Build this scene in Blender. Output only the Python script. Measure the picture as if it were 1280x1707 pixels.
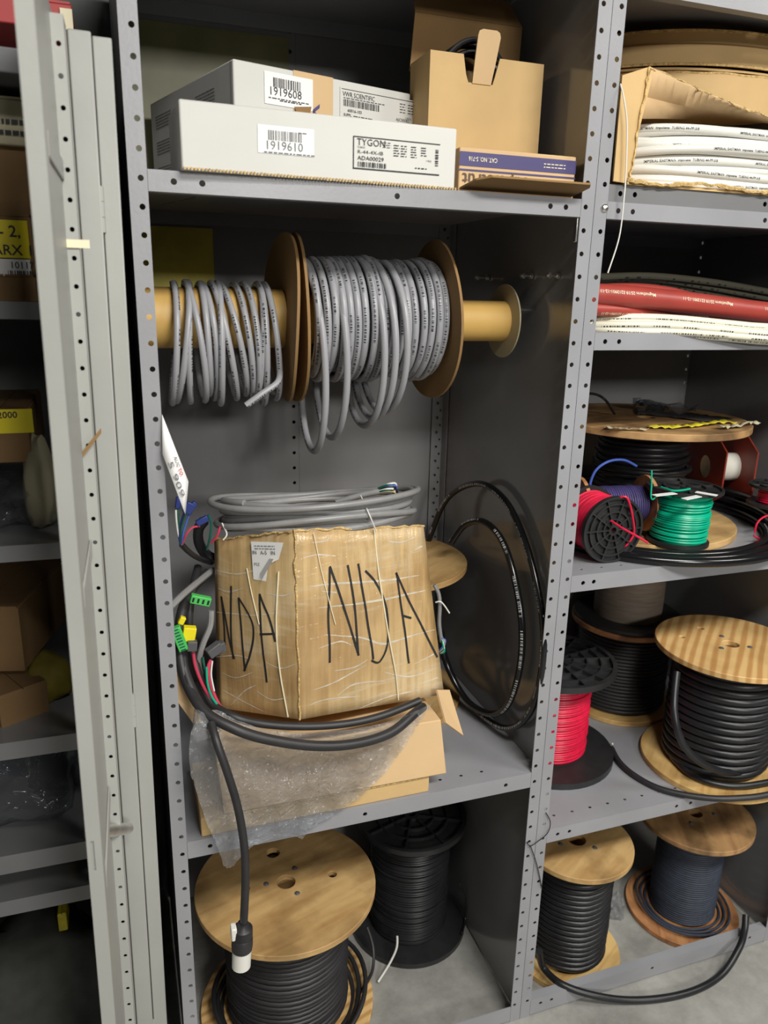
import bpy, bmesh, math, random
import numpy as np
from mathutils import Vector, Matrix, Euler, noise
from mathutils.geometry import delaunay_2d_cdt

random.seed(7)
SC = bpy.context.scene
COL = SC.collection
for o in list(bpy.data.objects):
    bpy.data.objects.remove(o)
V = Vector
PI = math.pi

# ------------------------------------------------------------------ camera
FPX = 1272.13
CAMC = V((-0.0512, -1.2148, 1.6563))
RW = Matrix(((0.9455, -0.3250, 0.0220), (-0.0704, -0.2699, -0.9603), (0.3180, 0.9064, -0.2781)))  # world -> right, down, forward
cam = bpy.data.cameras.new('camera')
camo = bpy.data.objects.new('camera', cam)
COL.objects.link(camo)
m = Matrix((RW[0], -V(RW[1]), -V(RW[2]))).transposed().to_4x4()
m.translation = CAMC
camo.matrix_world = m
cam.sensor_fit = 'VERTICAL'
cam.sensor_height = 36.0
cam.lens = FPX / 1707 * 36
cam.clip_start = 0.02
cam.dof.use_dof = True
cam.dof.focus_distance = 1.45
cam.dof.aperture_fstop = 4.2
SC.camera = camo

def ray(u, v):
    d = V(((u - 640) / FPX, (v - 853.5) / FPX, 1.0))
    return RW.transposed() @ d

def at(u, v, x=None, y=None, z=None):
    """photo pixel + one known world coordinate -> world point"""
    r = ray(u, v)
    if x is not None: t = (x - CAMC.x) / r.x
    elif y is not None: t = (y - CAMC.y) / r.y
    else: t = (z - CAMC.z) / r.z
    return CAMC + r * t

# ------------------------------------------------------------------ light
w = bpy.data.worlds.new('room_ambience')
SC.world = w
w.use_nodes = True
w.node_tree.nodes['Background'].inputs[0].default_value = (0.95, 1.0, 0.98, 1)
w.node_tree.nodes['Background'].inputs[1].default_value = 0.014

def area(name, loc, target, sx, sy, power, col):
    l = bpy.data.lights.new(name, 'AREA')
    l.shape = 'RECTANGLE'; l.size = sx; l.size_y = sy; l.energy = power; l.color = col
    o = bpy.data.objects.new(name, l)
    COL.objects.link(o)
    o.location = loc
    o.rotation_euler = (V(target) - V(loc)).to_track_quat('-Z', 'Y').to_euler()
    return o
area('fluorescent_fixture', (0.75, -1.75, 2.95), (0.75, -1.6, 0), 1.2, 0.35, 50, (1.0, 0.985, 0.93))
area('fluorescent_fixture', (2.6, -1.5, 2.95), (2.6, -1.4, 0), 1.2, 0.35, 30, (1.0, 0.985, 0.93))
area('fluorescent_fixture', (1.1, -5.2, 2.85), (1.1, -3.6, 1.2), 1.2, 0.5, 78, (1.0, 0.985, 0.93))

SC.view_settings.view_transform = 'Standard'
SC.view_settings.look = 'None'
SC.view_settings.exposure = 0.6
SC.view_settings.gamma = 1.0
SC.view_settings.use_curve_mapping = False

# ------------------------------------------------------------------ materials
def nt(name):
    mt = bpy.data.materials.new(name)
    mt.use_nodes = True
    return mt, mt.node_tree.nodes, mt.node_tree.links, mt.node_tree.nodes['Principled BSDF']

def lin(c):
    return tuple(((x / 255) / 12.92 if x / 255 <= 0.04045 else ((x / 255 + 0.055) / 1.055) ** 2.4) for x in c)

def mat(name, col, rough=0.5, var=0.0, scale=20.0, stretch=(1, 1, 1), bump=0.0, bscale=60.0, metal=0.0, coat=0.0, col2=None, detail=4.0, spec=0.5, lo=0.35, hi=0.65):
    mt, N, L, B = nt(name)
    c = (*col, 1)
    B.inputs['Base Color'].default_value = c
    B.inputs['Roughness'].default_value = rough
    B.inputs['Metallic'].default_value = metal
    B.inputs['Coat Weight'].default_value = coat
    B.inputs['Coat Roughness'].default_value = 0.12
    B.inputs['Specular IOR Level'].default_value = spec
    tc = N.new('ShaderNodeTexCoord'); mp = N.new('ShaderNodeMapping')
    mp.inputs['Scale'].default_value = stretch
    L.new(tc.outputs['Object'], mp.inputs['Vector'])
    if var or col2:
        nz = N.new('ShaderNodeTexNoise')
        nz.inputs['Scale'].default_value = scale; nz.inputs['Detail'].default_value = detail
        L.new(mp.outputs[0], nz.inputs['Vector'])
        cr = N.new('ShaderNodeValToRGB')
        a = col2 if col2 else tuple(x * (1 - var) for x in col)
        b = col if col2 else tuple(min(1, x * (1 + var)) for x in col)
        cr.color_ramp.elements[0].color = (*a, 1); cr.color_ramp.elements[0].position = lo
        cr.color_ramp.elements[1].color = (*b, 1); cr.color_ramp.elements[1].position = hi
        L.new(nz.outputs['Fac'], cr.inputs[0]); L.new(cr.outputs[0], B.inputs['Base Color'])
    if bump:
        n2 = N.new('ShaderNodeTexNoise'); n2.inputs['Scale'].default_value = bscale; n2.inputs['Detail'].default_value = 3
        L.new(mp.outputs[0], n2.inputs['Vector'])
        bp = N.new('ShaderNodeBump'); bp.inputs['Strength'].default_value = bump; bp.inputs['Distance'].default_value = 0.004
        L.new(n2.outputs['Fac'], bp.inputs['Height']); L.new(bp.outputs[0], B.inputs['Normal'])
    return mt

def mat_print(name, col, ink, rough=0.35, freq=420.0, v0=0.60, v1=0.80, on=0.5, run=2.2, bands=2.0):
    """cable jacket with a line of small print along its length (UV: u metres, v around)"""
    mt, N, L, B = nt(name)
    B.inputs['Roughness'].default_value = rough
    uv = N.new('ShaderNodeUVMap'); sp = N.new('ShaderNodeSeparateXYZ'); L.new(uv.outputs[0], sp.inputs[0])
    def M(op, a, b=None, val=None):
        n = N.new('ShaderNodeMath'); n.operation = op
        L.new(a, n.inputs[0])
        if b is not None: L.new(b, n.inputs[1])
        elif val is not None: n.inputs[1].default_value = val
        return n.outputs[0]
    n1 = N.new('ShaderNodeTexNoise'); n1.noise_dimensions = '1D'; n1.inputs['Detail'].default_value = 1
    L.new(M('MULTIPLY', sp.outputs[0], val=freq), n1.inputs['W']); n1.inputs['Scale'].default_value = 1
    n2 = N.new('ShaderNodeTexNoise'); n2.noise_dimensions = '1D'; n2.inputs['Detail'].default_value = 0
    L.new(M('MULTIPLY', sp.outputs[0], val=run * 8), n2.inputs['W']); n2.inputs['Scale'].default_value = 1
    k = M('MULTIPLY', M('GREATER_THAN', n1.outputs[0], val=on), M('GREATER_THAN', n2.outputs[0], val=0.46))
    fv = M('FRACT', M('MULTIPLY', sp.outputs[1], val=bands))
    k = M('MULTIPLY', k, M('MULTIPLY', M('GREATER_THAN', fv, val=v0), M('LESS_THAN', fv, val=v1)))
    mx = N.new('ShaderNodeMix'); mx.data_type = 'RGBA'
    L.new(k, mx.inputs[0]); mx.inputs[6].default_value = (*col, 1); mx.inputs[7].default_value = (*ink, 1)
    L.new(mx.outputs[2], B.inputs['Base Color'])
    return mt

def mat_film(name, tint=(0.9, 0.92, 0.95), gloss=0.16, bump=1.0, scale=26, milky=0.10, rough=0.14):
    mt, N, L, B = nt(name)
    out = N['Material Output']
    N.remove(B)
    tr = N.new('ShaderNodeBsdfTransparent'); tr.inputs[0].default_value = (*tint, 1)
    gl = N.new('ShaderNodeBsdfGlossy'); gl.inputs['Roughness'].default_value = rough
    df = N.new('ShaderNodeBsdfDiffuse'); df.inputs[0].default_value = (0.8, 0.8, 0.82, 1)
    tc = N.new('ShaderNodeTexCoord'); nz = N.new('ShaderNodeTexNoise'); nz.inputs['Scale'].default_value = scale; nz.inputs['Detail'].default_value = 3; nz.inputs['Distortion'].default_value = 1.2
    L.new(tc.outputs['Object'], nz.inputs['Vector'])
    bp = N.new('ShaderNodeBump'); bp.inputs['Strength'].default_value = bump; bp.inputs['Distance'].default_value = 0.02
    L.new(nz.outputs[0], bp.inputs['Height']); L.new(bp.outputs[0], gl.inputs['Normal'])
    m1 = N.new('ShaderNodeMixShader'); m1.inputs[0].default_value = milky
    L.new(tr.outputs[0], m1.inputs[1]); L.new(df.outputs[0], m1.inputs[2])
    fr = N.new('ShaderNodeFresnel'); fr.inputs[0].default_value = 1.45; L.new(bp.outputs[0], fr.inputs['Normal'])
    ad = N.new('ShaderNodeMath'); ad.operation = 'MULTIPLY_ADD'; ad.inputs[1].default_value = 0.55; ad.inputs[2].default_value = gloss; L.new(fr.outputs[0], ad.inputs[0]); ad.use_clamp = True
    m2 = N.new('ShaderNodeMixShader'); L.new(ad.outputs[0], m2.inputs[0]); L.new(m1.outputs[0], m2.inputs[1]); L.new(gl.outputs[0], m2.inputs[2])
    L.new(m2.outputs[0], out.inputs[0])
    return mt

def mat_wood(name, c1, c2, grain=(3, 40, 40), rough=0.6, scale=1.6, dirt=0.0, bands=0.0):
    mt, N, L, B = nt(name)
    B.inputs['Roughness'].default_value = rough
    tc = N.new('ShaderNodeTexCoord'); mp = N.new('ShaderNodeMapping'); mp.inputs['Scale'].default_value = grain
    L.new(tc.outputs['Object'], mp.inputs['Vector'])
    nz = N.new('ShaderNodeTexNoise'); nz.inputs['Scale'].default_value = scale; nz.inputs['Detail'].default_value = 5; nz.inputs['Distortion'].default_value = 0.4
    L.new(mp.outputs[0], nz.inputs['Vector'])
    fac = nz.outputs[0]
    if bands:
        wv = N.new('ShaderNodeTexWave'); wv.bands_direction = 'Y'; wv.inputs['Scale'].default_value = bands; wv.inputs['Distortion'].default_value = 4.0; wv.inputs['Detail'].default_value = 2
        wv.inputs['Detail Scale'].default_value = 0.6
        m0 = N.new('ShaderNodeMapping'); m0.inputs['Scale'].default_value = (0.25, 1, 1); L.new(tc.outputs['Object'], m0.inputs[0]); L.new(m0.outputs[0], wv.inputs['Vector'])
        mm = N.new('ShaderNodeMix'); mm.inputs[0].default_value = 0.5; L.new(fac, mm.inputs[2]); L.new(wv.outputs['Fac'], mm.inputs[3]); fac = mm.outputs[0]
    cr = N.new('ShaderNodeValToRGB'); cr.color_ramp.elements[0].color = (*c2, 1); cr.color_ramp.elements[0].position = 0.3
    cr.color_ramp.elements[1].color = (*c1, 1); cr.color_ramp.elements[1].position = 0.62
    L.new(fac, cr.inputs[0])
    n3 = N.new('ShaderNodeTexNoise'); n3.inputs['Scale'].default_value = 9; n3.inputs['Detail'].default_value = 5; L.new(tc.outputs['Object'], n3.inputs[0])
    c3 = N.new('ShaderNodeValToRGB'); c3.color_ramp.elements[0].position = 0.36; c3.color_ramp.elements[1].position = 0.56
    g = 1 - dirt
    c3.color_ramp.elements[0].color = (g, g * 0.97, g * 0.93, 1); c3.color_ramp.elements[1].color = (1, 1, 1, 1)
    L.new(n3.outputs[0], c3.inputs[0])
    mx = N.new('ShaderNodeMix'); mx.data_type = 'RGBA'; mx.blend_type = 'MULTIPLY'; mx.inputs[0].default_value = 1
    L.new(cr.outputs[0], mx.inputs[6]); L.new(c3.outputs[0], mx.inputs[7]); L.new(mx.outputs[2], B.inputs['Base Color'])
    bp = N.new('ShaderNodeBump'); bp.inputs['Strength'].default_value = 0.15; bp.inputs['Distance'].default_value = 0.002; L.new(nz.outputs[0], bp.inputs['Height']); L.new(bp.outputs[0], B.inputs['Normal'])
    return mt

M = {}
M['paint'] = mat('grey_paint', (0.295, 0.295, 0.315), 0.38, var=0.07, scale=6, bump=0.05, bscale=160)
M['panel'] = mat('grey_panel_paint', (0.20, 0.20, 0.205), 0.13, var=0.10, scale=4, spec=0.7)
M['backp'] = mat('grey_back_panel_paint', (0.23, 0.23, 0.235), 0.35, var=0.10, scale=4, bump=0.03, bscale=20)
M['olive'] = mat('olive_zone', (0.24, 0.225, 0.10), 0.4, var=0.2, scale=7, bump=0.03, bscale=20)
M['yellow_sheet'] = mat('yellow_zone', lin((200, 186, 70)), 0.5, var=0.25, scale=9)
M['door'] = mat('cream_grey_paint', (0.37, 0.37, 0.345), 0.42, var=0.05, scale=5, bump=0.04, bscale=120)
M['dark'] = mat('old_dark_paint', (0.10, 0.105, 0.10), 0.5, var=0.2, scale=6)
M['steel'] = mat('zinc_steel', (0.75, 0.74, 0.70), 0.28, metal=1.0, var=0.1, scale=60)
M['black_hole'] = mat('black_rubber_stop', (0.01, 0.01, 0.01), 0.8)
M['kraft'] = mat('kraft_board', lin((203, 170, 118)), 0.75, var=0.10, scale=5, bump=0.10, bscale=90)
M['kraft2'] = mat('kraft_board_pale', lin((209, 176, 132)), 0.75, var=0.06, scale=4, bump=0.08, bscale=70)
M['kraftd'] = mat('kraft_board_brown', lin((140, 108, 66)), 0.8, var=0.10, scale=6, bump=0.1, bscale=60)
M['torn'] = mat('torn_corrugation', lin((206, 174, 116)), 0.9, var=0.25, scale=140, bump=0.8, bscale=300)
M['tube'] = mat('kraft_tube', lin((205, 165, 92)), 0.5, var=0.05, scale=8)
M['carton'] = mat('white_carton', (0.62, 0.61, 0.575), 0.6, var=0.03, scale=5, bump=0.05, bscale=60)
M['paper'] = mat('white_paper', (0.84, 0.83, 0.82), 0.6)
M['greyp'] = mat('grey_disc_board', lin((176, 168, 140)), 0.65, var=0.05, scale=10)
M['cream'] = mat('cream_label', lin((232, 222, 190)), 0.6)
M['ink'] = mat('black_ink', (0.02, 0.02, 0.022), 0.6)
M['inkg'] = mat('grey_ink', (0.16, 0.16, 0.165), 0.6)
M['inkr'] = mat('red_ink', (0.6, 0.03, 0.05), 0.6)
M['purple'] = mat('purple_print', lin((70, 62, 112)), 0.55)
M['printbrown'] = mat('brown_print', lin((92, 72, 52)), 0.6)
M['grey_cable'] = mat_print('grey_cable_jacket', (0.335, 0.335, 0.355), (0.03, 0.03, 0.035), 0.36)
M['grey_plain'] = mat('grey_jacket', (0.25, 0.245, 0.245), 0.36, var=0.08, scale=30)
M['black'] = mat('black_jacket', (0.014, 0.014, 0.016), 0.38, var=0.2, scale=30)
M['black_soft'] = mat('black_rubber_jacket', (0.022, 0.021, 0.023), 0.48, var=0.2, scale=20)
M['navy'] = mat('navy_wire', (0.030, 0.038, 0.058), 0.6, var=0.15, scale=60)
M['hose'] = mat_print('black_hose_jacket', (0.008, 0.008, 0.009), (0.6, 0.6, 0.6), 0.2, freq=500, v0=0.50, v1=0.62, on=.55, bands=1.0)
M['plastic'] = mat('black_plastic', (0.022, 0.022, 0.023), 0.42, var=0.15, scale=30, bump=0.06)
M['green'] = mat('green_wire', (0.0, 0.42, 0.24), 0.32)
M['dgreen'] = mat('dark_green_wire', (0.01, 0.10, 0.07), 0.4)
M['red'] = mat('red_wire', (0.68, 0.012, 0.055), 0.38, var=0.1, scale=80)
M['redshrink'] = mat('red_brown_tube', lin((160, 62, 54)), 0.42, var=0.08, scale=12)
M['redreel'] = mat('red_brown_board', lin((140, 48, 30)), 0.5, var=0.15, scale=10)
M['blue'] = mat('blue_wire', (0.07, 0.13, 0.50), 0.4)
M['navyblue'] = mat('blue_crimp', (0.015, 0.03, 0.16), 0.45)
M['pink'] = mat('pink_red_wire', (0.58, 0.05, 0.10), 0.4)
M['white_wire'] = mat('white_wire', (0.75, 0.73, 0.68), 0.45)
M['white_tube'] = mat('white_tubing', (0.74, 0.73, 0.68), 0.3)
M['cream_tube'] = mat_print('cream_tubing', (0.80, 0.77, 0.62), (0.05, 0.05, 0.05), 0.32, freq=380, v0=0.58, v1=0.72, on=0.48)
M['olive_tube'] = mat_print('olive_tubing', (0.17, 0.165, 0.12), (0.03, 0.03, 0.03), 0.35, freq=60, on=0.6)
M['lime'] = mat('green_connector', (0.07, 0.48, 0.10), 0.42)
M['yellow'] = mat('yellow_plastic', (0.80, 0.66, 0.01), 0.5)
M['ytape'] = mat('yellow_tape', lin((196, 182, 40)), 0.55, var=0.2, scale=40)
M['grey_plug'] = mat('grey_plug', (0.085, 0.085, 0.09), 0.5)
M['brown_wire'] = mat('brown_grey_wire', lin((112, 100, 88)), 0.55, var=0.25, scale=60, stretch=(0.3, 0.3, 12))
M['core'] = mat('white_core', (0.72, 0.70, 0.62), 0.6)
M['ply'] = mat_wood('plywood', lin((206, 170, 114)), lin((176, 136, 84)), grain=(3, 18, 18), dirt=0.38)
M['ply_red'] = mat_wood('reddish_plywood', lin((196, 140, 92)), lin((150, 98, 62)), grain=(2, 22, 22), dirt=0.42)
M['ply_dark'] = mat_wood('stained_plywood', lin((188, 148, 98)), lin((140, 100, 66)), grain=(2, 16, 16), dirt=0.62)
M['pine'] = mat_wood('striped_pine', lin((222, 184, 124)), lin((192, 144, 86)), grain=(2.5, 26, 26), bands=13, dirt=0.18)
M['pine2'] = mat_wood('pale_pine', lin((222, 186, 122)), lin((190, 146, 84)), grain=(2, 26, 26), dirt=0.2)
M['film'] = mat_film('clear_film', milky=0.03, gloss=0.0, bump=0.6)
M['crease_glint'] = mat('film_glint', (0.80, 0.76, 0.66), 0.25, var=0.15, scale=60, coat=0.5)  # pale translucent colour standing for highlights on the film creases
M['crease_glint'].node_tree.nodes['Principled BSDF'].inputs['Alpha'].default_value = 0.62
M['bag'] = mat_film('clear_bag', gloss=0.03, scale=46, milky=0.12, bump=1.0, rough=0.24)
M['black_tape'] = mat('black_tape', (0.05, 0.045, 0.045), 0.3)
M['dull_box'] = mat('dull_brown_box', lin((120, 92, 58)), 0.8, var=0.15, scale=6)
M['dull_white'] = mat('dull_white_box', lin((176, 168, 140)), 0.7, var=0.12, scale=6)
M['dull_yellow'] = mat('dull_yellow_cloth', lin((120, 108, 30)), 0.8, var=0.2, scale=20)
M['dark_cloth'] = mat('dark_grey_cloth', (0.05, 0.05, 0.045), 0.9, var=0.3, scale=15)
M['redbox'] = mat('red_box', (0.42, 0.04, 0.04), 0.5)

def wrapped_kraft():
    mt, N, L, B = nt('film_wrapped_kraft')
    tc = N.new('ShaderNodeTexCoord')
    n1 = N.new('ShaderNodeTexNoise'); n1.inputs['Scale'].default_value = 6; n1.inputs['Detail'].default_value = 4; L.new(tc.outputs['Object'], n1.inputs[0])
    cr = N.new('ShaderNodeValToRGB'); cr.color_ramp.elements[0].color = (*lin((184, 148, 98)), 1); cr.color_ramp.elements[1].color = (*lin((216, 184, 132)), 1)
    cr.color_ramp.elements[0].position = .35; cr.color_ramp.elements[1].position = .62
    L.new(n1.outputs[0], cr.inputs[0])
    # corrugation lines showing through
    mp = N.new('ShaderNodeMapping'); mp.inputs['Scale'].default_value = (70, 70, 3); L.new(tc.outputs['Object'], mp.inputs[0])
    n2 = N.new('ShaderNodeTexNoise'); n2.inputs['Scale'].default_value = 1.5; n2.inputs['Detail'].default_value = 3; L.new(mp.outputs[0], n2.inputs[0])
    m3 = N.new('ShaderNodeMapping'); m3.inputs['Scale'].default_value = (5, 5, 45); L.new(tc.outputs['Object'], m3.inputs[0])
    n3 = N.new('ShaderNodeTexNoise'); n3.inputs['Scale'].default_value = 1.6; n3.inputs['Detail'].default_value = 4; n3.inputs['Distortion'].default_value = .8; L.new(m3.outputs[0], n3.inputs[0])
    c2 = N.new('ShaderNodeValToRGB'); c2.color_ramp.elements[0].position = .38; c2.color_ramp.elements[1].position = .66
    c2.color_ramp.elements[0].color = (.80, .78, .74, 1); c2.color_ramp.elements[1].color = (1.0, 1.0, 1.0, 1)
    L.new(n2.outputs[0], c2.inputs[0])
    mx = N.new('ShaderNodeMix'); mx.data_type = 'RGBA'; mx.blend_type = 'MULTIPLY'; mx.inputs[0].default_value = 1
    L.new(cr.outputs[0], mx.inputs[6]); L.new(c2.outputs[0], mx.inputs[7])
    # milky stretch film: vertical and cross streaks, in patches
    m5 = N.new('ShaderNodeMapping'); m5.inputs['Scale'].default_value = (60, 60, 1.2); L.new(tc.outputs['Object'], m5.inputs[0])
    n5 = N.new('ShaderNodeTexNoise'); n5.inputs['Scale'].default_value = 1.8; n5.inputs['Detail'].default_value = 5; L.new(m5.outputs[0], n5.inputs[0])
    n6 = N.new('ShaderNodeTexNoise'); n6.inputs['Scale'].default_value = 7; n6.inputs['Detail'].default_value = 2; L.new(tc.outputs['Object'], n6.inputs[0])
    ad5 = N.new('ShaderNodeMath'); ad5.operation = 'MULTIPLY'; L.new(n5.outputs[0], ad5.inputs[0]); L.new(n6.outputs[0], ad5.inputs[1])
    ad6 = N.new('ShaderNodeMath'); ad6.operation = 'MULTIPLY'; L.new(n3.outputs[0], ad6.inputs[0]); L.new(n6.outputs[0], ad6.inputs[1])
    mx5 = N.new('ShaderNodeMath'); mx5.operation = 'MAXIMUM'; L.new(ad5.outputs[0], mx5.inputs[0]); L.new(ad6.outputs[0], mx5.inputs[1])
    c5 = N.new('ShaderNodeValToRGB'); c5.color_ramp.elements[0].position = .27; c5.color_ramp.elements[1].position = .46
    c5.color_ramp.elements[0].color = (0, 0, 0, 1); c5.color_ramp.elements[1].color = (.62, .62, .62, 1); L.new(mx5.outputs[0], c5.inputs[0])
    mm = N.new('ShaderNodeMix'); mm.data_type = 'RGBA'; L.new(c5.outputs[0], mm.inputs[0]); L.new(mx.outputs[2], mm.inputs[6]); mm.inputs[7].default_value = (*lin((214, 200, 172)), 1)
    L.new(mm.outputs[2], B.inputs['Base Color'])
    B.inputs['Roughness'].default_value = .5
    B.inputs['Coat Weight'].default_value = .9; B.inputs['Coat Roughness'].default_value = .16
    bp = N.new('ShaderNodeBump'); bp.inputs['Strength'].default_value = .75; bp.inputs['Distance'].default_value = .006
    ad = N.new('ShaderNodeMath'); ad.operation = 'ADD'; L.new(n3.outputs[0], ad.inputs[0]); L.new(n2.outputs[0], ad.inputs[1])
    L.new(ad.outputs[0], bp.inputs['Height']); L.new(bp.outputs[0], B.inputs['Coat Normal'])
    b2 = N.new('ShaderNodeBump'); b2.inputs['Strength'].default_value = .2; b2.inputs['Distance'].default_value = .003
    L.new(n2.outputs[0], b2.inputs['Height']); L.new(b2.outputs[0], B.inputs['Normal'])
    return mt
M['wrapped'] = wrapped_kraft()

def concrete():
    mt, N, L, B = nt('worn_concrete')
    tc = N.new('ShaderNodeTexCoord')
    n1 = N.new('ShaderNodeTexNoise'); n1.inputs['Scale'].default_value = 5; n1.inputs['Detail'].default_value = 8; n1.inputs['Roughness'].default_value = .7; L.new(tc.outputs['Object'], n1.inputs[0])
    cr = N.new('ShaderNodeValToRGB'); cr.color_ramp.elements[0].color = (.20, .196, .18, 1); cr.color_ramp.elements[1].color = (.38, .372, .345, 1)
    cr.color_ramp.elements[0].position = .32; cr.color_ramp.elements[1].position = .62
    L.new(n1.outputs[0], cr.inputs[0]); L.new(cr.outputs[0], B.inputs['Base Color'])
    B.inputs['Roughness'].default_value = .55
    bp = N.new('ShaderNodeBump'); bp.inputs['Strength'].default_value = .15; bp.inputs['Distance'].default_value = .003; L.new(n1.outputs[0], bp.inputs['Height']); L.new(bp.outputs[0], B.inputs['Normal'])
    return mt
M['concrete'] = concrete()

# ------------------------------------------------------------------ mesh helpers
class MB:
    def __init__(s): s.v = []; s.f = []; s.uv = []
    def add(s, vs, fs, uvs=None):
        b = len(s.v)
        s.v += [tuple(x) for x in vs]
        s.f += [tuple(b + i for i in f) for f in fs]
        if uvs is None: uvs = [[(0, 0)] * len(f) for f in fs]
        s.uv += uvs
        return s
    def box(s, c, d, rot=None):
        hx, hy, hz = d[0] / 2, d[1] / 2, d[2] / 2
        vs = [V((x, y, z)) for x in (-hx, hx) for y in (-hy, hy) for z in (-hz, hz)]
        if rot is not None: vs = [rot @ q for q in vs]
        vs = [q + V(c) for q in vs]
        return s.add(vs, [(0, 1, 3, 2), (4, 6, 7, 5), (0, 4, 5, 1), (2, 3, 7, 6), (0, 2, 6, 4), (1, 5, 7, 3)])
    def box2(s, a, b):
        return s.box([(a[i] + b[i]) / 2 for i in range(3)], [abs(b[i] - a[i]) for i in range(3)])
    def hexa(s, p):  # p: bottom 4 ccw, top 4 ccw
        return s.add(p, [(3, 2, 1, 0), (4, 5, 6, 7), (0, 1, 5, 4), (1, 2, 6, 5), (2, 3, 7, 6), (3, 0, 4, 7)])
    def tube(s, pts, r, n=8, closed=False, cap=True):
        pts = [V(p) for p in pts]
        k = len(pts)
        rad = r if callable(r) else (lambda i: r)
        T = []
        for i in range(k):
            a = pts[(i - 1) % k] if (closed or i > 0) else pts[0]
            b = pts[(i + 1) % k] if (closed or i < k - 1) else pts[-1]
            d = b - a
            T.append(d.normalized() if d.length > 1e-9 else V((0, 0, 1)))
        up = V((0, 0, 1)) if abs(T[0].z) < 0.9 else V((1, 0, 0))
        Nn = (up - T[0] * up.dot(T[0])).normalized()
        vs = []; cs = [(math.cos(2 * PI * j / n), math.sin(2 * PI * j / n)) for j in range(n)]
        L = [0.0]
        for i in range(k):
            if i:
                Nn = (Nn - T[i] * Nn.dot(T[i]))
                Nn = Nn.normalized() if Nn.length > 1e-9 else T[i].orthogonal().normalized()
                L.append(L[-1] + (pts[i] - pts[i - 1]).length)
            Bn = T[i].cross(Nn)
            rr = rad(i)
            p = pts[i]
            for c, q in cs: vs.append(p + Nn * (c * rr) + Bn * (q * rr))
        fs = []; uvs = []
        for i in range(k if closed else k - 1):
            i2 = (i + 1) % k
            u0, u1 = L[i], (L[i2] if i2 else L[i] + 0.01)
            for j in range(n):
                j2 = (j + 1) % n
                fs.append((i * n + j, i * n + j2, i2 * n + j2, i2 * n + j))
                uvs.append([(u0, j / n), (u0, (j + 1) / n), (u1, (j + 1) / n), (u1, j / n)])
        if cap and not closed:
            fs.append(tuple(range(n - 1, -1, -1))); uvs.append([(0, 0)] * n)
            fs.append(tuple((k - 1) * n + j for j in range(n))); uvs.append([(0, 0)] * n)
        return s.add(vs, fs, uvs)
    def lathe(s, prof, n=40, closed=True, wob=None):
        """profile (r, z) revolved about z"""
        vs = []; fs = []
        k = len(prof)
        for i in range(n):
            a = 2 * PI * i / n; c, q = math.cos(a), math.sin(a)
            for r, z in prof:
                dz = wob(a, r) if wob else 0
                vs.append((r * c, r * q, z + dz))
        for i in range(n):
            i2 = (i + 1) % n
            for j in range(k if closed else k - 1):
                j2 = (j + 1) % k
                fs.append((i * k + j, i2 * k + j, i2 * k + j2, i * k + j2))
        return s.add(vs, fs)
    def plate(s, outline, holes, t, fr=None):
        """flat plate with through holes; outline in (a, b), thickness t, fr maps (a, b, c) to space"""
        fr = fr or (lambda a, b, c: (a, b, c))
        pts = [V(p) for p in outline]; loops = [list(range(len(outline)))]
        for h in holes:
            b = len(pts); pts += [V(p) for p in h]; loops.append(list(range(b, b + len(h))))
        edges = [(l[i], l[(i + 1) % len(l)]) for l in loops for i in range(len(l))]
        vo, eo, fo, ov, oe, of = delaunay_2d_cdt(pts, edges, [], 0, 1e-7)
        def inside(p, poly):
            r = False
            for i in range(len(poly)):
                (x1, y1), (x2, y2) = poly[i], poly[i - 1]
                if (y1 > p.y) != (y2 > p.y) and p.x < (x2 - x1) * (p.y - y1) / (y2 - y1) + x1: r = not r
            return r
        boxes = [(min(q[0] for q in h), max(q[0] for q in h), min(q[1] for q in h), max(q[1] for q in h)) for h in holes]
        keep = []
        for f in fo:
            c = sum((vo[i] for i in f), V((0, 0))) / len(f)
            if not inside(c, outline): continue
            if any(b[0] < c.x < b[1] and b[2] < c.y < b[3] and inside(c, h) for h, b in zip(holes, boxes)): continue
            keep.append(f)
        fo = keep
        nv = len(vo)
        vs = [fr(p.x, p.y, 0) for p in vo] + [fr(p.x, p.y, t) for p in vo]
        fs = [tuple(reversed(f)) for f in fo] + [tuple(i + nv for i in f) for f in fo]
        mp = {}
        for i, l in enumerate(ov):
            for q in l: mp[q] = i
        for li, l in enumerate(loops):
            for i in range(len(l)):
                a, b = mp[l[i]], mp[l[(i + 1) % len(l)]]
                fs.append((a, b, b + nv, a + nv))
        return s.add(vs, fs)
    def xf(s, mtx):
        s.v = [tuple(mtx @ V(p)) for p in s.v]
        return s

def wm(o):
    r = o.matrix_basis.copy()
    while o.parent:
        o = o.parent; r = o.matrix_basis @ r
    return r

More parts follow.
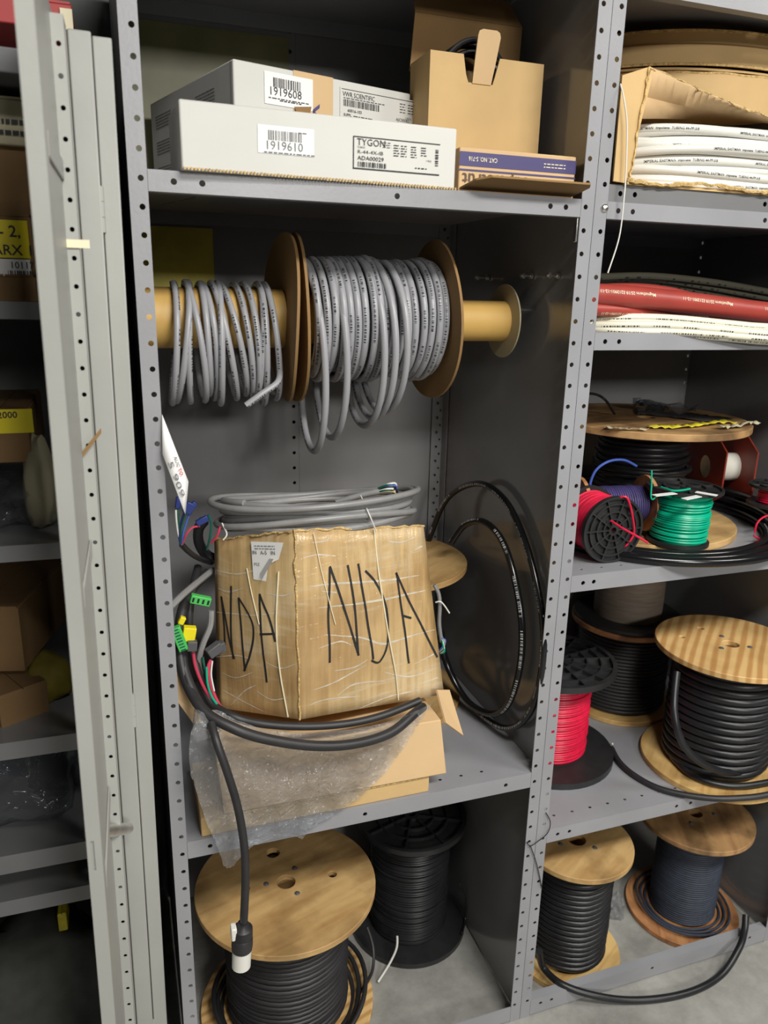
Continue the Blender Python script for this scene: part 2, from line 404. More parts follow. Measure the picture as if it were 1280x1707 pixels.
def obj(name, mb, mt, parent=None, world=False, smooth=True, angle=38, bevel=0, label=None, kind=None, solid=0):
    me = bpy.data.meshes.new(name)
    vs = mb.v
    if world and parent is not None:
        iv = wm(parent).inverted(); vs = [tuple(iv @ V(p)) for p in vs]
    me.from_pydata(vs, [], mb.f)
    if any(u != (0, 0) for f in mb.uv[:4] for u in f):
        ul = me.uv_layers.new(name='UVMap')
        flat = np.array([c for f in mb.uv for u in f for c in u], dtype=np.float32)
        ul.data.foreach_set('uv', flat)
    bm = bmesh.new(); bm.from_mesh(me)
    bmesh.ops.recalc_face_normals(bm, faces=bm.faces)
    bm.to_mesh(me); bm.free()
    if smooth:
        me.polygons.foreach_set('use_smooth', [True] * len(me.polygons))
        me.set_sharp_from_angle(angle=math.radians(angle))
    me.materials.append(M[mt] if isinstance(mt, str) else mt)
    o = bpy.data.objects.new(name, me)
    COL.objects.link(o)
    o.parent = parent
    if solid:
        so = o.modifiers.new('sheet', 'SOLIDIFY'); so.thickness = solid; so.offset = 0
    if bevel:
        b = o.modifiers.new('edge', 'BEVEL'); b.width = bevel; b.segments = 2; b.limit_method = 'ANGLE'; b.angle_limit = math.radians(40)
    if label: o['label'] = label
    if kind: o['kind'] = kind
    return o

def tag(o, label, cat, group=None):
    o['label'] = label; o['category'] = cat
    if group: o['group'] = group
    return o

def thing(name, label, cat, loc=(0, 0, 0), rot=(0, 0, 0), group=None):
    o = bpy.data.objects.new(name, None)
    o.empty_display_size = 0.05
    COL.objects.link(o)
    o.location = loc; o.rotation_euler = rot
    return tag(o, label, cat, group)

def struct(name, mb, mt, label, **k):
    o = obj(name, mb, mt, **k)
    o['kind'] = 'structure'; o['label'] = label
    return o

def circ(cx, cy, r, n=12):
    return [(cx + r * math.cos(2 * PI * i / n), cy + r * math.sin(2 * PI * i / n)) for i in range(n)]

def rect(x0, y0, x1, y1):
    return [(x0, y0), (x1, y0), (x1, y1), (x0, y1)]

def spl(pts, n=12, closed=False):
    P = [V(p) for p in pts]; out = []; k = len(P)
    for i in range(k if closed else k - 1):
        if closed: a, b, c, d = P[i - 1], P[i], P[(i + 1) % k], P[(i + 2) % k]
        else: a, b, c, d = P[max(i - 1, 0)], P[i], P[i + 1], P[min(i + 2, k - 1)]
        for j in range(n):
            t = j / n
            out.append(0.5 * ((2 * b) + (c - a) * t + (2 * a - 5 * b + 4 * c - d) * t * t + (3 * b - a - 3 * c + d) * t ** 3))
    if not closed: out.append(P[-1])
    return out

def wind(R, z0, z1, r, jit=0.0, zj=0.0, seed=1, seg=40, pitch=None, tilt=0.0):
    """one continuous cable wound round a core (axis z)"""
    rnd = random.Random(seed)
    turns = max(2, int(round((z1 - z0 - 2 * r) / (pitch or 2 * r))))
    js = [(rnd.uniform(-jit, jit), rnd.uniform(-zj, zj), rnd.uniform(-tilt, tilt), rnd.uniform(0, 6.28)) for _ in range(turns + 2)]
    pts = []
    for i in range(turns * seg + 1):
        k = i // seg; f = (i % seg) / seg
        a = 2 * PI * i / seg
        A, B = js[k], js[min(k + 1, turns)]
        dr = A[0] * (1 - f) + B[0] * f; dz = A[1] * (1 - f) + B[1] * f
        ti = A[2] * (1 - f) + B[2] * f
        rr = R + dr
        z = z0 + r + (z1 - z0 - 2 * r) * i / (turns * seg) + dz + ti * math.sin(a + 1.0)
        pts.append((rr * math.cos(a), rr * math.sin(a), min(max(z, z0 + r), z1 - r)))
    return pts

class Face:
    """a flat face in the world: origin, unit right, unit up"""
    def __init__(s, o, a, b):
        s.o = V(o); s.ex = (V(a) - s.o); s.w = s.ex.length; s.ex.normalize()
        up = V(b) - s.o; up -= s.ex * up.dot(s.ex); s.h = up.length; s.ey = up.normalized()
        s.n = s.ex.cross(s.ey)
    def p(s, a, b, c=0.0004): return s.o + s.ex * a + s.ey * b + s.n * c
    def px(s, u, v):
        r = ray(u, v); t = (s.o - CAMC).dot(s.n) / r.dot(s.n)
        q = CAMC + r * t - s.o
        return q.dot(s.ex), q.dot(s.ey)
    def quad(s, mb, a0, b0, a1, b1, c=0.0004, t=0.0):
        if t:
            mb.hexa([s.p(a0, b0, c - t), s.p(a1, b0, c - t), s.p(a1, b1, c - t), s.p(a0, b1, c - t), s.p(a0, b0, c), s.p(a1, b0, c), s.p(a1, b1, c), s.p(a0, b1, c)])
        else:
            mb.add([s.p(a0, b0, c), s.p(a1, b0, c), s.p(a1, b1, c), s.p(a0, b1, c)], [(0, 1, 2, 3)])
        return mb

_tc = {}
def text2d(t, size, bold=0.0):
    key = (t, size, bold)
    if key in _tc: return _tc[key]
    c = bpy.data.curves.new('lettering', 'FONT'); c.body = t; c.size = size; c.offset = bold * size; c.resolution_u = 2
    o = bpy.data.objects.new('lettering', c); COL.objects.link(o)
    dg = bpy.context.evaluated_depsgraph_get()
    me = o.evaluated_get(dg).to_mesh()
    vs = [(q.co.x, q.co.y) for q in me.vertices]; fs = [tuple(p.vertices) for p in me.polygons]
    o.evaluated_get(dg).to_mesh_clear()
    bpy.data.objects.remove(o); bpy.data.curves.remove(c)
    _tc[key] = (vs, fs)
    return vs, fs

def write(mb, face, t, a, b, size, bold=0.0, width=None, flip=False, c=0.0009):
    """lettering laid flat on a face with its left foot at (a, b); flip = upside down"""
    vs, fs = text2d(t, size, bold)
    if not vs: return
    mxx = max(q[0] for q in vs); sx = (width / mxx) if width else 1
    k = -1 if flip else 1
    mb.add([face.p(a + k * q[0] * sx, b + k * q[1], c) for q in vs], fs)

def barcode(mb, face, a, b, w_, h_, seed=1, c=0.0009, vert=False):
    rnd = random.Random(seed); x = 0
    L_ = h_ if vert else w_
    while x < L_:
        t = rnd.choice((.0006, .0009, .0014)) * 1.4
        if vert: face.quad(mb, a, b + x, a + w_, b + min(x + t, L_), c)
        else: face.quad(mb, a + x, b, a + min(x + t, L_), b + h_, c)
        x += t + rnd.choice((.0006, .001, .0015)) * 1.3

def lines(mb, face, a, b, w_, n, step, th, seed=1, c=0.0009):
    """small illegible print: rows of short dashes"""
    rnd = random.Random(seed)
    for i in range(n):
        x = 0
        while x < w_:
            l = rnd.uniform(.003, .009)
            face.quad(mb, a + x, b - i * step, a + min(x + l, w_), b - i * step + th, c)
            x += l + .0018
    return mb

def ribbon(face, pix, width, c=0.0010, n=6, taper=False):
    """a marker stroke on a face, from photo points"""
    P = [V((*face.px(u, v), 0)) for u, v in pix]
    P = spl(P, n) if len(P) > 2 else P
    mb = MB(); vs = []; fs = []
    for i, q in enumerate(P):
        d = (P[min(i + 1, len(P) - 1)] - P[max(i - 1, 0)]).normalized(); nn = V((-d.y, d.x, 0)) * width / 2
        if taper: nn *= .12 + .88 * abs(math.sin(PI * (i + .3) / len(P) * 1.0)) * (.45 + .55 * abs(math.sin(i * 1.9)))
        for k in (-1, 1):
            e = q + nn * k; vs.append(face.p(e.x, e.y, c))
    for i in range(len(P) - 1): fs.append((2 * i, 2 * i + 2, 2 * i + 3, 2 * i + 1))
    return mb.add(vs, fs)

def wraptext(mb, path, r, t, size, s0, toward, flip=False, ang=0.0):
    """lettering wrapped on a tube along its path, facing 'toward'"""
    vs, fs = text2d(t, size, 0.01)
    P = [V(p) for p in path]; L = [0]
    for i in range(1, len(P)): L.append(L[-1] + (P[i] - P[i - 1]).length)
    mx = max(q[0] for q in vs)
    out = []
    for x, y in vs:
        s_ = s0 + (mx - x if flip else x); yy = (size * 0.7 - y) if flip else y
        i = 1
        while i < len(L) - 1 and L[i] < s_: i += 1
        f = (s_ - L[i - 1]) / max(1e-9, L[i] - L[i - 1]); p = P[i - 1].lerp(P[i], f); T = (P[i] - P[i - 1]).normalized()
        d = V(toward) - p; d -= T * d.dot(T); d.normalize(); u = d.cross(T)
        if u.z < 0: u = -u
        a = (yy - size * 0.35) / r + ang
        out.append(p + (d * math.cos(a) + u * math.sin(a)) * (r * 1.025))
    mb.add(out, fs)

# ------------------------------------------------------------------ the setting
struct('floor', MB().box2((-3, -4, -0.05), (4, 1.2, 0)), 'concrete', 'bare grey concrete floor', smooth=False)
struct('wall_back', MB().box2((-3, 0.68, 0), (4, 0.75, 3.0)), 'dark', 'wall behind the shelving', smooth=False)

Wd = 0.7287; PT = 0.7627; DEP = 0.60; ZI = 1.99263; PIT = 0.0381; HT = 2.26
def zi(i): return ZI - PIT * i
HOLES = [zi(i) for i in range(-6, 52)]

def post(parent, x0, x1, side, hx):
    """angle post: perforated front flange x0..x1 and a side flange at x = side"""
    mb = MB()
    mb.plate(rect(x0, 0, x1, HT), [circ(hx, z, 0.0042, 12) for z in HOLES], 0.002, lambda a, b, c: (a, c, b))
    return obj('post', mb, 'paint', parent, world=True, angle=30)

def side_flange(parent, x, y0=0.002, y1=0.035):
    mb = MB().box2((x - 0.001, y0, 0), (x + 0.001, y1, HT))
    return obj('post_flange', mb, 'paint', parent, world=True, smooth=False)

def shelf(parent, x0, x1, zt, lip, lipholes, tophole_y=None, tilt=0.0):
    mb = MB()
    hol = []
    if tophole_y:
        n = int((x1 - x0 - .06) / .0475)
        hol = [circ(x0 + .04 + i * .0475, tophole_y, .0038, 10) for i in range(n)]
    mb.plate(rect(x0 - .02, 0.0025, x1 + .02, DEP - .004), hol, .0016, lambda a, b, c: (a, b, zt - c))
    s = obj('shelf', mb, 'paint', parent, world=True, angle=30)
    m2 = MB().plate(rect(x0, zt - lip, x1, zt), [circ(h, zt - lip / 2, .0045, 12) for h in lipholes], .0022, lambda a, b, c: (a, c, b))
    obj('front_lip', m2, 'paint', s, world=True, angle=30)
    m3 = MB().box2((x0, DEP - .004, zt - lip), (x1, DEP - .002, zt))
    obj('rear_lip', m3, 'paint', s, world=True, smooth=False)
    m4 = MB().box2((x0, .0022, zt - lip), (x1, .02, zt - lip + .0015))
    obj('lip_return', m4, 'paint', s, world=True, smooth=False)
    return s

def back_panels(parent, x0, x1, xs, mt='backp'):
    mid = xs[0]
    for a, b, hs in ((x0, mid + .012, [mid]), (mid + .0125, x1, xs[1:])):
        mb = MB().plate(rect(a, .02, b, 2.24), [circ(h, z, .0042, 10) for h in hs for z in HOLES if .1 < z < 2.2], .0015, lambda p, q, c: (p, DEP + .001 + c, q))
        obj('back_panel', mb, mt, parent, world=True, angle=30)

# left bay
LB = thing('shelving_unit', 'grey steel shelving bay with the cable reels and the NDA box', 'shelving', (0.36, 0.3, 0))
post(LB, -.017, .009, -.017, 0.0); side_flange(LB, -.016)
post(LB, .7197, .7452, .7457, Wd); side_flange(LB, .7444)
back_panels(LB, -.012, .742, [.348, .7335])
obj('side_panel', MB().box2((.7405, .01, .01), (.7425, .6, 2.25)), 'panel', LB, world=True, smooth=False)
obj('side_panel', MB().box2((-.0145, .036, .01), (-.0125, .6, 2.25)), 'backp', LB, world=True, smooth=False)
mb = MB().plate(rect(.708, .02, .7400, 2.2), [circ(.7215, z, .0042, 10) for z in HOLES if .1 < z < 2.15] + [circ(.731, z - .019, .003, 8) for z in HOLES if .1 < z < 2.15], .0015, lambda a, b, c: (a, DEP - .006 - c, b))
obj('rear_post', mb, 'backp', LB, world=True, angle=30)
obj('rear_post_flange', MB().box2((.7370, .560, .02), (.7385, .592, 2.2)), 'backp', LB, world=True, smooth=False)
shelf(LB, .0095, .7192, 1.8145, .029, [.045, .085, .385, .66, .69])
shelf(LB, .0095, .7192, .6830, .036, [.05, .35, .66], .036)
shelf(LB, .0095, .7192, 2.212, .032, [.05, .36, .68])
obj('base_strip', MB().box2((.0095, 0, .004), (.7192, .0022, .046)), 'paint', LB, world=True, smooth=False)
# olive and yellow tinted zones on the upper left back panel
obj('tinted_zone', MB().box2((-.01, DEP - .0012, 1.845), (.345, DEP + .0002, 2.17)), 'olive', LB, world=True, smooth=False)
obj('tinted_zone', MB().box2((-.01, DEP - .0012, 1.62), (.17, DEP + .0002, 1.78)), 'yellow_sheet', LB, world=True, smooth=False)

# right bay
RB = thing('shelving_unit', 'grey steel shelving bay on the right full of tubing and wooden reels', 'shelving', (1.12, 0.3, 0))
post(RB, .7462, .7717, .7457, .7627); side_flange(RB, .7472)
post(RB, 1.4824, 1.508, 1.508, Wd + PT); side_flange(RB, 1.507)
back_panels(RB, .75, 1.505, [1.11, 1.496])
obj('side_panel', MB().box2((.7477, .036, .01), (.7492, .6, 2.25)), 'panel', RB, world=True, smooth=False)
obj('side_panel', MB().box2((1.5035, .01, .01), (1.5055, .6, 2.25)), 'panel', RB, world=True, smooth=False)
R0, R1 = .7722, 1.4819
shelf(RB, R0, R1, 2.162, .032, [.81, 1.12, 1.44])
shelf(RB, R0, R1, 1.8135, .028, [.795, .825, 1.12, 1.44], .03)
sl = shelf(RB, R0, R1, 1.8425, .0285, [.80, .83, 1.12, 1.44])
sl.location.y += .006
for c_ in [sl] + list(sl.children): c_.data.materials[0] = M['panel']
shelf(RB, R0, R1, 1.5920, .031, [.795, .825, 1.12, 1.44], .03)
shelf(RB, R0, R1, 1.1220, .035, [.80, .825, 1.3], .03)
shelf(RB, R0, R1, .5260, .034, [.80, .83, 1.12, 1.16], .04)
mb = MB().plate(rect(R0, .004, R1, .047), [circ(h, .03, .0045, 12) for h in (.80, .83, 1.12, 1.43)], .0022, lambda a, b, c: (a, c, b))
bs = obj('base_strip', mb, 'paint', RB, world=True, angle=30)
obj('strip_return', MB().box2((R0, .0022, .045), (R1, .022, .0468)), 'paint', bs, world=True, smooth=False)

# carriage bolt on the centre post, clip at the shelf end
def dome(c, r, ax):
    mb = MB().lathe([(0, r * .55), (r * .5, r * .47), (r * .85, r * .28), (r, 0), (r, -r * .2), (0, -r * .2)], 16, closed=False)
    return mb.xf(Matrix.Translation(c) @ V(ax).to_track_quat('Z', 'Y').to_matrix().to_4x4())
p = at(1008, 347, y=-.001)
obj('carriage_bolt', dome(p, .0075, (0, -1, 0)), 'steel', RB, world=True, label='domed zinc bolt head')
obj('shelf_clip', MB().box2((.716, .003, 1.745), (.7195, .012, 1.79)), 'steel', LB, world=True, bevel=.001)

# wall bolts of the left bay
for k, (u, v, ln) in enumerate(((888, 460, .028), (932, 460, .028), (815, 463, .034))):
    b = at(u, v, x=.7404)
    bt = thing('threaded_bolt', ['zinc bolt through the side panel, middle of the three', 'zinc bolt through the side panel nearest the front post', 'dim bolt through the side panel nearest the back'][k], 'bolt', b, group='bolts through the side panel')
    obj('shank', MB().tube([b, b - V((ln, 0, 0))], .0028, 10), 'steel', bt, world=True)
    for d in (.004, ln - .006):
        mb = MB().plate(circ(0, 0, .0062, 6), [], .005, lambda a, c, e: (b.x - d - e + .0025, b.y + a, b.z + c))
        obj('nut', mb, 'steel', bt, world=True, smooth=False)
# ------------------------------------------------------------------ dark cabinet on the left and its open door
LC = thing('storage_cabinet', 'dark storage cabinet on the far left with its cream door open', 'cabinet', (-.056, -.03, 0), (0, .0128, 0))
def lc(name, mb, mt, parent=LC, **k): return obj(name, mb, mt, parent, **k)
lc('frame_stile', MB().box2((-.0205, 0, .02), (.004, .03, 1.966)), 'door', bevel=.002)
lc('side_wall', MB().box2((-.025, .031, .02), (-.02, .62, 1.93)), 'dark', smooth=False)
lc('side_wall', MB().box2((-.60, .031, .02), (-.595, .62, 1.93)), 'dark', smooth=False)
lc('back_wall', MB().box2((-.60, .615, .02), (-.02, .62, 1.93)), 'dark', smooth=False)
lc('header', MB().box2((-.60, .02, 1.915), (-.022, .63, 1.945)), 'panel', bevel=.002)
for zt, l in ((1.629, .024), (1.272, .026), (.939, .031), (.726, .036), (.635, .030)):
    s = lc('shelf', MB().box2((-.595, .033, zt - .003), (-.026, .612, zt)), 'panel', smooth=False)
    obj('front_lip', MB().box2((-.595, .030, zt - l), (-.026, .0325, zt)), 'panel', s, smooth=False)
H0 = V((-.0634, -.004, 0)); Dd = V((-.021, -.9998, 0)); Nd = V((.9998, -.021, 0))
def dp(s, h, z): return H0 + Dd * s + Nd * h + V((0, 0, z))
def dbox(mb, s0, s1, h0, h1, z0, z1):
    return mb.hexa([dp(s0, h0, z0), dp(s0, h1, z0), dp(s1, h1, z0), dp(s1, h0, z0), dp(s0, h0, z1), dp(s0, h1, z1), dp(s1, h1, z1), dp(s1, h0, z1)])
DZ0, DZ1 = .06, 1.972
dr = lc('door', dbox(MB(), 0, .314, -.0147, -.0, DZ0, DZ1), 'door', smooth=False, label='cream painted steel door standing open')
mbh = MB().box2((-.050, -.006, DZ0), (-.0212, .0, 1.969))
obj('hinge_edge', mbh, 'door', dr, bevel=.002)
# lock edge with the latch slot
zs = at(145, 1430, y=-.35).z
mb = MB().plate(rect(-.0147, DZ0, .0025, DZ1), [rect(-.0100, zs - .022, -.0060, zs + .022)], .002, lambda a, b, c: dp(.3165 - c, a, b))
obj('lock_edge', mb, 'door', dr, angle=30)
obj('edge_flange', dbox(MB(), .282, .3145, .0005, .0025, DZ0, DZ1), 'door', dr, smooth=False)
# perforated stiffener standing on the inside of the door
mb = MB().plate(rect(.0, DZ0 + .01, .0146, DZ1 - .012), [circ(.0075, .10 + i * .0345, .0031, 12) for i in range(54)], .0015, lambda a, b, c: dp(.088 - c, a, b))
obj('stiffener', mb, 'door', dr, angle=30)
obj('stiffener_side', dbox(MB(), .040, .0863, .0126, .0146, DZ0 + .01, DZ1 - .012), 'door', dr, smooth=False)
for z in (1.79, 1.30, .90):
    obj('cross_tab', dbox(MB(), .089, .281, .0002, .0030, z - .012, z + .012), 'door', dr, bevel=.001)
def strip(name, a, b, wd, mt):
    u_ = V((0, 0, wd)); n_ = V((0, .0006, 0))
    return obj(name, MB().hexa([a, b, b + n_, a + n_, a + u_, b + u_, b + u_ + n_, a + u_ + n_]), mt, dr, world=True, smooth=False)
strip('tape_scrap', at(92, 412, y=-.125), at(150, 414, y=-.125), .010, 'cream')
strip('tape_strip', at(122, 782, y=-.13), at(169, 722, y=-.13), .007, 'kraftd')
for z in (1.755, .985, .3):
    for k in range(3):
        obj('hinge_knuckle', MB().tube([(-.0215, -.001, z - .030 + k * .02), (-.0215, -.001, z - .0105 + k * .02)], .0042, 12), 'door', dr)
iv = wm(LC).inverted()
a_, b_ = at(151, 1389, y=-.22), at(213, 1381, y=-.075)
obj('latch_rod', MB().tube([a_, a_.lerp(b_, .5), b_], .0095, 14), 'steel', dr, world=True, label='bright steel latch rod')

def cbox(name, u0, v0, u1, v1, y, dep, mt, label, cat='box', parts=None, rot=0, group='boxes in the dark cabinet'):
    a = at(u0, v1, y=y); b = at(u1, v1, y=y); c = at(u1, v0, y=y)
    x0, x1, z0, z1 = a.x, b.x, (a.z + b.z) / 2, c.z
    t = thing(name, label, cat, ((x0 + x1) / 2, y + dep / 2, z0), (0, 0, rot), group)
    wd, hh = x1 - x0, z1 - z0
    body = MB().box2((-wd / 2, -dep / 2, 0), (wd / 2, dep / 2, hh))
    obj('body', body, mt, t, bevel=.002)
    lid = MB()
    for s in (-1, 1): lid.box2((s * .001, -dep / 2, hh), (s * (wd / 2 - .002), dep / 2 - .002, hh + .003))
    obj('lid_flaps', lid, mt, t, smooth=False)
    m_ = wm(t)
    return t, Face(m_ @ V((-wd / 2, -dep / 2 - .0005, 0)), m_ @ V((wd / 2, -dep / 2 - .0005, 0)), m_ @ V((-wd / 2, -dep / 2 - .0005, hh)))

yc = .05
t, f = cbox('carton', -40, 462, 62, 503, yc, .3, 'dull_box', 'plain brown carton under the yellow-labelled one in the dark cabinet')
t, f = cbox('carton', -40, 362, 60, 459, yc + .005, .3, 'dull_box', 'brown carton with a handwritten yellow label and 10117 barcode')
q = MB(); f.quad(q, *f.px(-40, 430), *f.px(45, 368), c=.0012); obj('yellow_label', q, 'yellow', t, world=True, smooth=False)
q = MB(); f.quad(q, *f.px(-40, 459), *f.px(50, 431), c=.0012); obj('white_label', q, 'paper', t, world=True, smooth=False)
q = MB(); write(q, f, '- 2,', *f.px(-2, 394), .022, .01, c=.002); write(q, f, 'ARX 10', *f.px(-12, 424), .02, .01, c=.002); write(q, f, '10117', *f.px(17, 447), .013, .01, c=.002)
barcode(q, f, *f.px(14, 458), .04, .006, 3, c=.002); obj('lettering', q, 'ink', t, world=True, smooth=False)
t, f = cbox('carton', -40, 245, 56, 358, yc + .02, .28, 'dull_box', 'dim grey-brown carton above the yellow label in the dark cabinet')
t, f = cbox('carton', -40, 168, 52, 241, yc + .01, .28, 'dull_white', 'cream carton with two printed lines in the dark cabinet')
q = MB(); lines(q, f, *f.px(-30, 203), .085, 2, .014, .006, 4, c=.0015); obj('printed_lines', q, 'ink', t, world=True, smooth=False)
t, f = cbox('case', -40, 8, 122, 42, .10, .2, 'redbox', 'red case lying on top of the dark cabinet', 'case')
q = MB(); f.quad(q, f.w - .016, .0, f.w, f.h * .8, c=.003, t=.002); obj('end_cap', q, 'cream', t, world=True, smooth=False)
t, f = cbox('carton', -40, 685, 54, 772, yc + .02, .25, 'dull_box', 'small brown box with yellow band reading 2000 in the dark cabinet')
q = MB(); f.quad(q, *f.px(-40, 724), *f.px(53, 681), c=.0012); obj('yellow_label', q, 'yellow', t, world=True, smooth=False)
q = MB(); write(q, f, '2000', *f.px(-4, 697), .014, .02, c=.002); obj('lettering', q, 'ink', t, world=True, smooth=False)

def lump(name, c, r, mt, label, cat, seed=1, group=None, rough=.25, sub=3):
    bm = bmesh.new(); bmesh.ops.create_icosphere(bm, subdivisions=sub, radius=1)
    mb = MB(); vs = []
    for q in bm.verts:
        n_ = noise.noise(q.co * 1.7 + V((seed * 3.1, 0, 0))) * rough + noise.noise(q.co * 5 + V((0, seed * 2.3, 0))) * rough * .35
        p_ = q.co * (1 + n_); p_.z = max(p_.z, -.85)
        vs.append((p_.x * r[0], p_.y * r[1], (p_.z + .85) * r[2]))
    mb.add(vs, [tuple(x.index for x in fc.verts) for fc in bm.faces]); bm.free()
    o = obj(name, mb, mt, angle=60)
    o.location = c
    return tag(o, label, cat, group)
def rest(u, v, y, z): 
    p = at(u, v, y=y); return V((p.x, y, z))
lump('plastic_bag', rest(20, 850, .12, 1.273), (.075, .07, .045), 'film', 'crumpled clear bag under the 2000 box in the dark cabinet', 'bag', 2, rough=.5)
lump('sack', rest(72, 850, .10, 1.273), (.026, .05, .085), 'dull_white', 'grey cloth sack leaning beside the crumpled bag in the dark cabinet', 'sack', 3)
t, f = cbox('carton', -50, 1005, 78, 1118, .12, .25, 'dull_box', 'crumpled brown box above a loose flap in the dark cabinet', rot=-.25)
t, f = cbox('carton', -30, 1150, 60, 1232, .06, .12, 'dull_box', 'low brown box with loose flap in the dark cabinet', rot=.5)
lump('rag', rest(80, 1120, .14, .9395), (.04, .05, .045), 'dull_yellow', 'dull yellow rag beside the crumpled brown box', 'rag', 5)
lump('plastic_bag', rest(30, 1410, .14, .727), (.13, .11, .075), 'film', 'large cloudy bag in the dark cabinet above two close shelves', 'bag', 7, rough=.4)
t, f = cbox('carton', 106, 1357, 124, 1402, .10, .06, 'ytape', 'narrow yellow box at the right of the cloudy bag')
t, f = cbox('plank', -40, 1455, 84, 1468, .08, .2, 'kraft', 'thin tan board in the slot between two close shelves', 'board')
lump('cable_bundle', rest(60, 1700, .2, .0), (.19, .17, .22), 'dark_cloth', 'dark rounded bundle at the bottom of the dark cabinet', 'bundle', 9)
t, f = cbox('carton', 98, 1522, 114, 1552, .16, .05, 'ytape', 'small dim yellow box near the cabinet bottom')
# ------------------------------------------------------------------ left bay, top shelf
def prism_box(name, label, cat, Ab, ang, wd, dp_, h, mt, bevel=.0025, tilt=0.0, group=None):
    t = thing(name, label, cat, Ab, (0, -tilt, ang), group)
    obj('body', MB().box2((0, 0, 0), (wd, dp_, h)), mt, t, bevel=bevel)
    m_ = wm(t)
    F = Face(m_ @ V((0, -.0003, 0)), m_ @ V((wd, -.0003, 0)), m_ @ V((0, -.0003, h)))
    Lf = Face(m_ @ V((-.0003, dp_, 0)), m_ @ V((-.0003, 0, 0)), m_ @ V((-.0003, dp_, h)))
    return t, F, Lf

a = V((.0555, -.018, 1.8152)); b = at(762, 306, y=.0)
t, F, Lf = prism_box('white_carton', 'long white carton printed TYGON at the front of the top shelf', 'box', a, .045, .428, .125, .0895, 'carton', group='white cartons on the top shelf')
q = MB(); F.quad(q, *F.px(430, 254), *F.px(523, 216), c=.0006); obj('sticker', q, 'paper', t, world=True, smooth=False)
q = MB(); write(q, F, '1919610', *F.px(441, 248), .0165, 0, c=.0012); barcode(q, F, *F.px(447, 233), .050, .013, 5, c=.0012)
lines(q, F, *F.px(440, 254), .076, 1, .005, .0016, 3, c=.0012); lines(q, F, *F.px(497, 223), .014, 1, .005, .0016, 3, c=.0012)
obj('sticker_print', q, 'inkg', t, world=True, smooth=False)
q = MB()
x0, y0 = F.px(588, 281); x1, y1 = F.px(734, 231); x1 = x1 + .0; 
top = F.px(588, 226)[1]
for (aa, bb, cc, dd) in ((x0, y0, x0 + .0016, top), (x0, top - .0012, x1, top), (x0, y0, x1, y0 + .0018)): F.quad(q, aa, bb, cc, dd, c=.0008)
write(q, F, 'TYGON', x0 + .006, top - .0120, .0135, -.004, width=.046)
write(q, F, 'TUBING', x0 + .007, top - .0160, .0034)
write(q, F, 'R-44-4X-IB', x0 + .007, top - .0235, .0070, .0, width=.042)
write(q, F, 'ADA00029', x0 + .007, top - .0325, .0082, .004, width=.043)
barcode(q, F, x0 + .008, y0 + .0035, .046, (top - y0) - .0385, 9)
for k, (dx, n_) in enumerate(((.066, 4), (.078, 4), (.095, 4), (.112, 3))):
    lines(q, F, x0 + dx, top - .0085, .010, n_ + 1, .0036, .0011, 20 + k)
lines(q, F, x0 + .048, top - .006, .014, 3, .0032, .0008, 30)
barcode(q, F, x1 - .008, top - .032, .0055, .024, 11, vert=True)
write(q, F, '1 PKG', x1 - .024, top - .027, .0036); lines(q, F, x1 - .042, y0 + .0075, .02, 1, .003, .0014, 31)
obj('printed_panel', q, 'ink', t, world=True, smooth=False)
mb = MB()
for i in range(86):
    xx = .004 + i * .005; mb.box((xx, -.0006, .0012), (.0026, .0016, .0034 + .0016 * random.random()))
obj('frayed_edge', mb, 'torn', t, smooth=False, kind='stuff')

a = at(388, 97, y=.135); hh = a.z - 1.8152
t, F, Lf = prism_box('white_carton', 'white carton printed VWR SCIENTIFIC standing behind the long one', 'box', V((a.x, a.y, 1.8152)), .27, .345, .40, hh, 'carton', group='white cartons on the top shelf')
q = MB(); F.quad(q, *F.px(441, 172), *F.px(521, 133), c=.0009); obj('sticker', q, 'paper', t, world=True, smooth=False)
q = MB(); write(q, F, '1919608', *F.px(447, 157), .0175, 0, c=.0015); barcode(q, F, *F.px(455, 145), .050, .014, 6, c=.0015)
lines(q, F, *F.px(447, 163), .075, 1, .005, .0014, 8, c=.0015); lines(q, F, *F.px(466, 169), .04, 1, .005, .0016, 9, c=.0015)
obj('sticker_print', q, 'ink', t, world=True, smooth=False)
q = MB(); F.quad(q, F.px(489, 150)[0], .0, F.px(555, 150)[0], F.h + .0004, c=.0006); obj('tape_band', q, 'kraft2', t, world=True, smooth=False)
q = MB(); c0 = F.px(521, 186)
for s_ in (1, -1):
    q.add([F.p(c0[0], c0[1] - .003, .0015), F.p(c0[0] + .013, c0[1] + s_ * .010 - .003, .0015), F.p(c0[0] + .013, c0[1] + s_ * .010 + .003, .0015), F.p(c0[0], c0[1] + .003, .0015)], [(0, 1, 2, 3)])
obj('chevron_print', q, 'purple', t, world=True, smooth=False)
q = MB(); q.add([F.p(*F.px(490, 178), .001), F.p(*F.px(519, 178), .001), F.p(*F.px(512, 196), .008), F.p(*F.px(492, 196), .012)], [(0, 1, 2, 3)]); obj('torn_tape', q, 'kraftd', t, world=True, smooth=False)
q = MB(); x0, y1 = F.px(569, 147); x1 = F.px(695, 147)[0]; y0 = y1 - .062
F.quad(q, x0 - .003, y0, x1 + .003, y1 + .002, c=.0008); obj('label', q, 'carton', t, world=True, smooth=False)
q = MB(); F.quad(q, x0, y1 - .001, x1, y1, c=.0012); F.quad(q, x1 - .0018, y1 - .026, x1, y1 - .005, c=.0012)
write(q, F, 'VWR SCIENTIFIC', x0 + .002, y1 - .0115, .0105, .004, width=.066, c=.0014)
barcode(q, F, x0 + .004, y1 - .0265, .074, .0105, 12, c=.0014)
lines(q, F, x0 + .004, y1 - .0145, .085, 1, .003, .0012, 14, c=.0014)
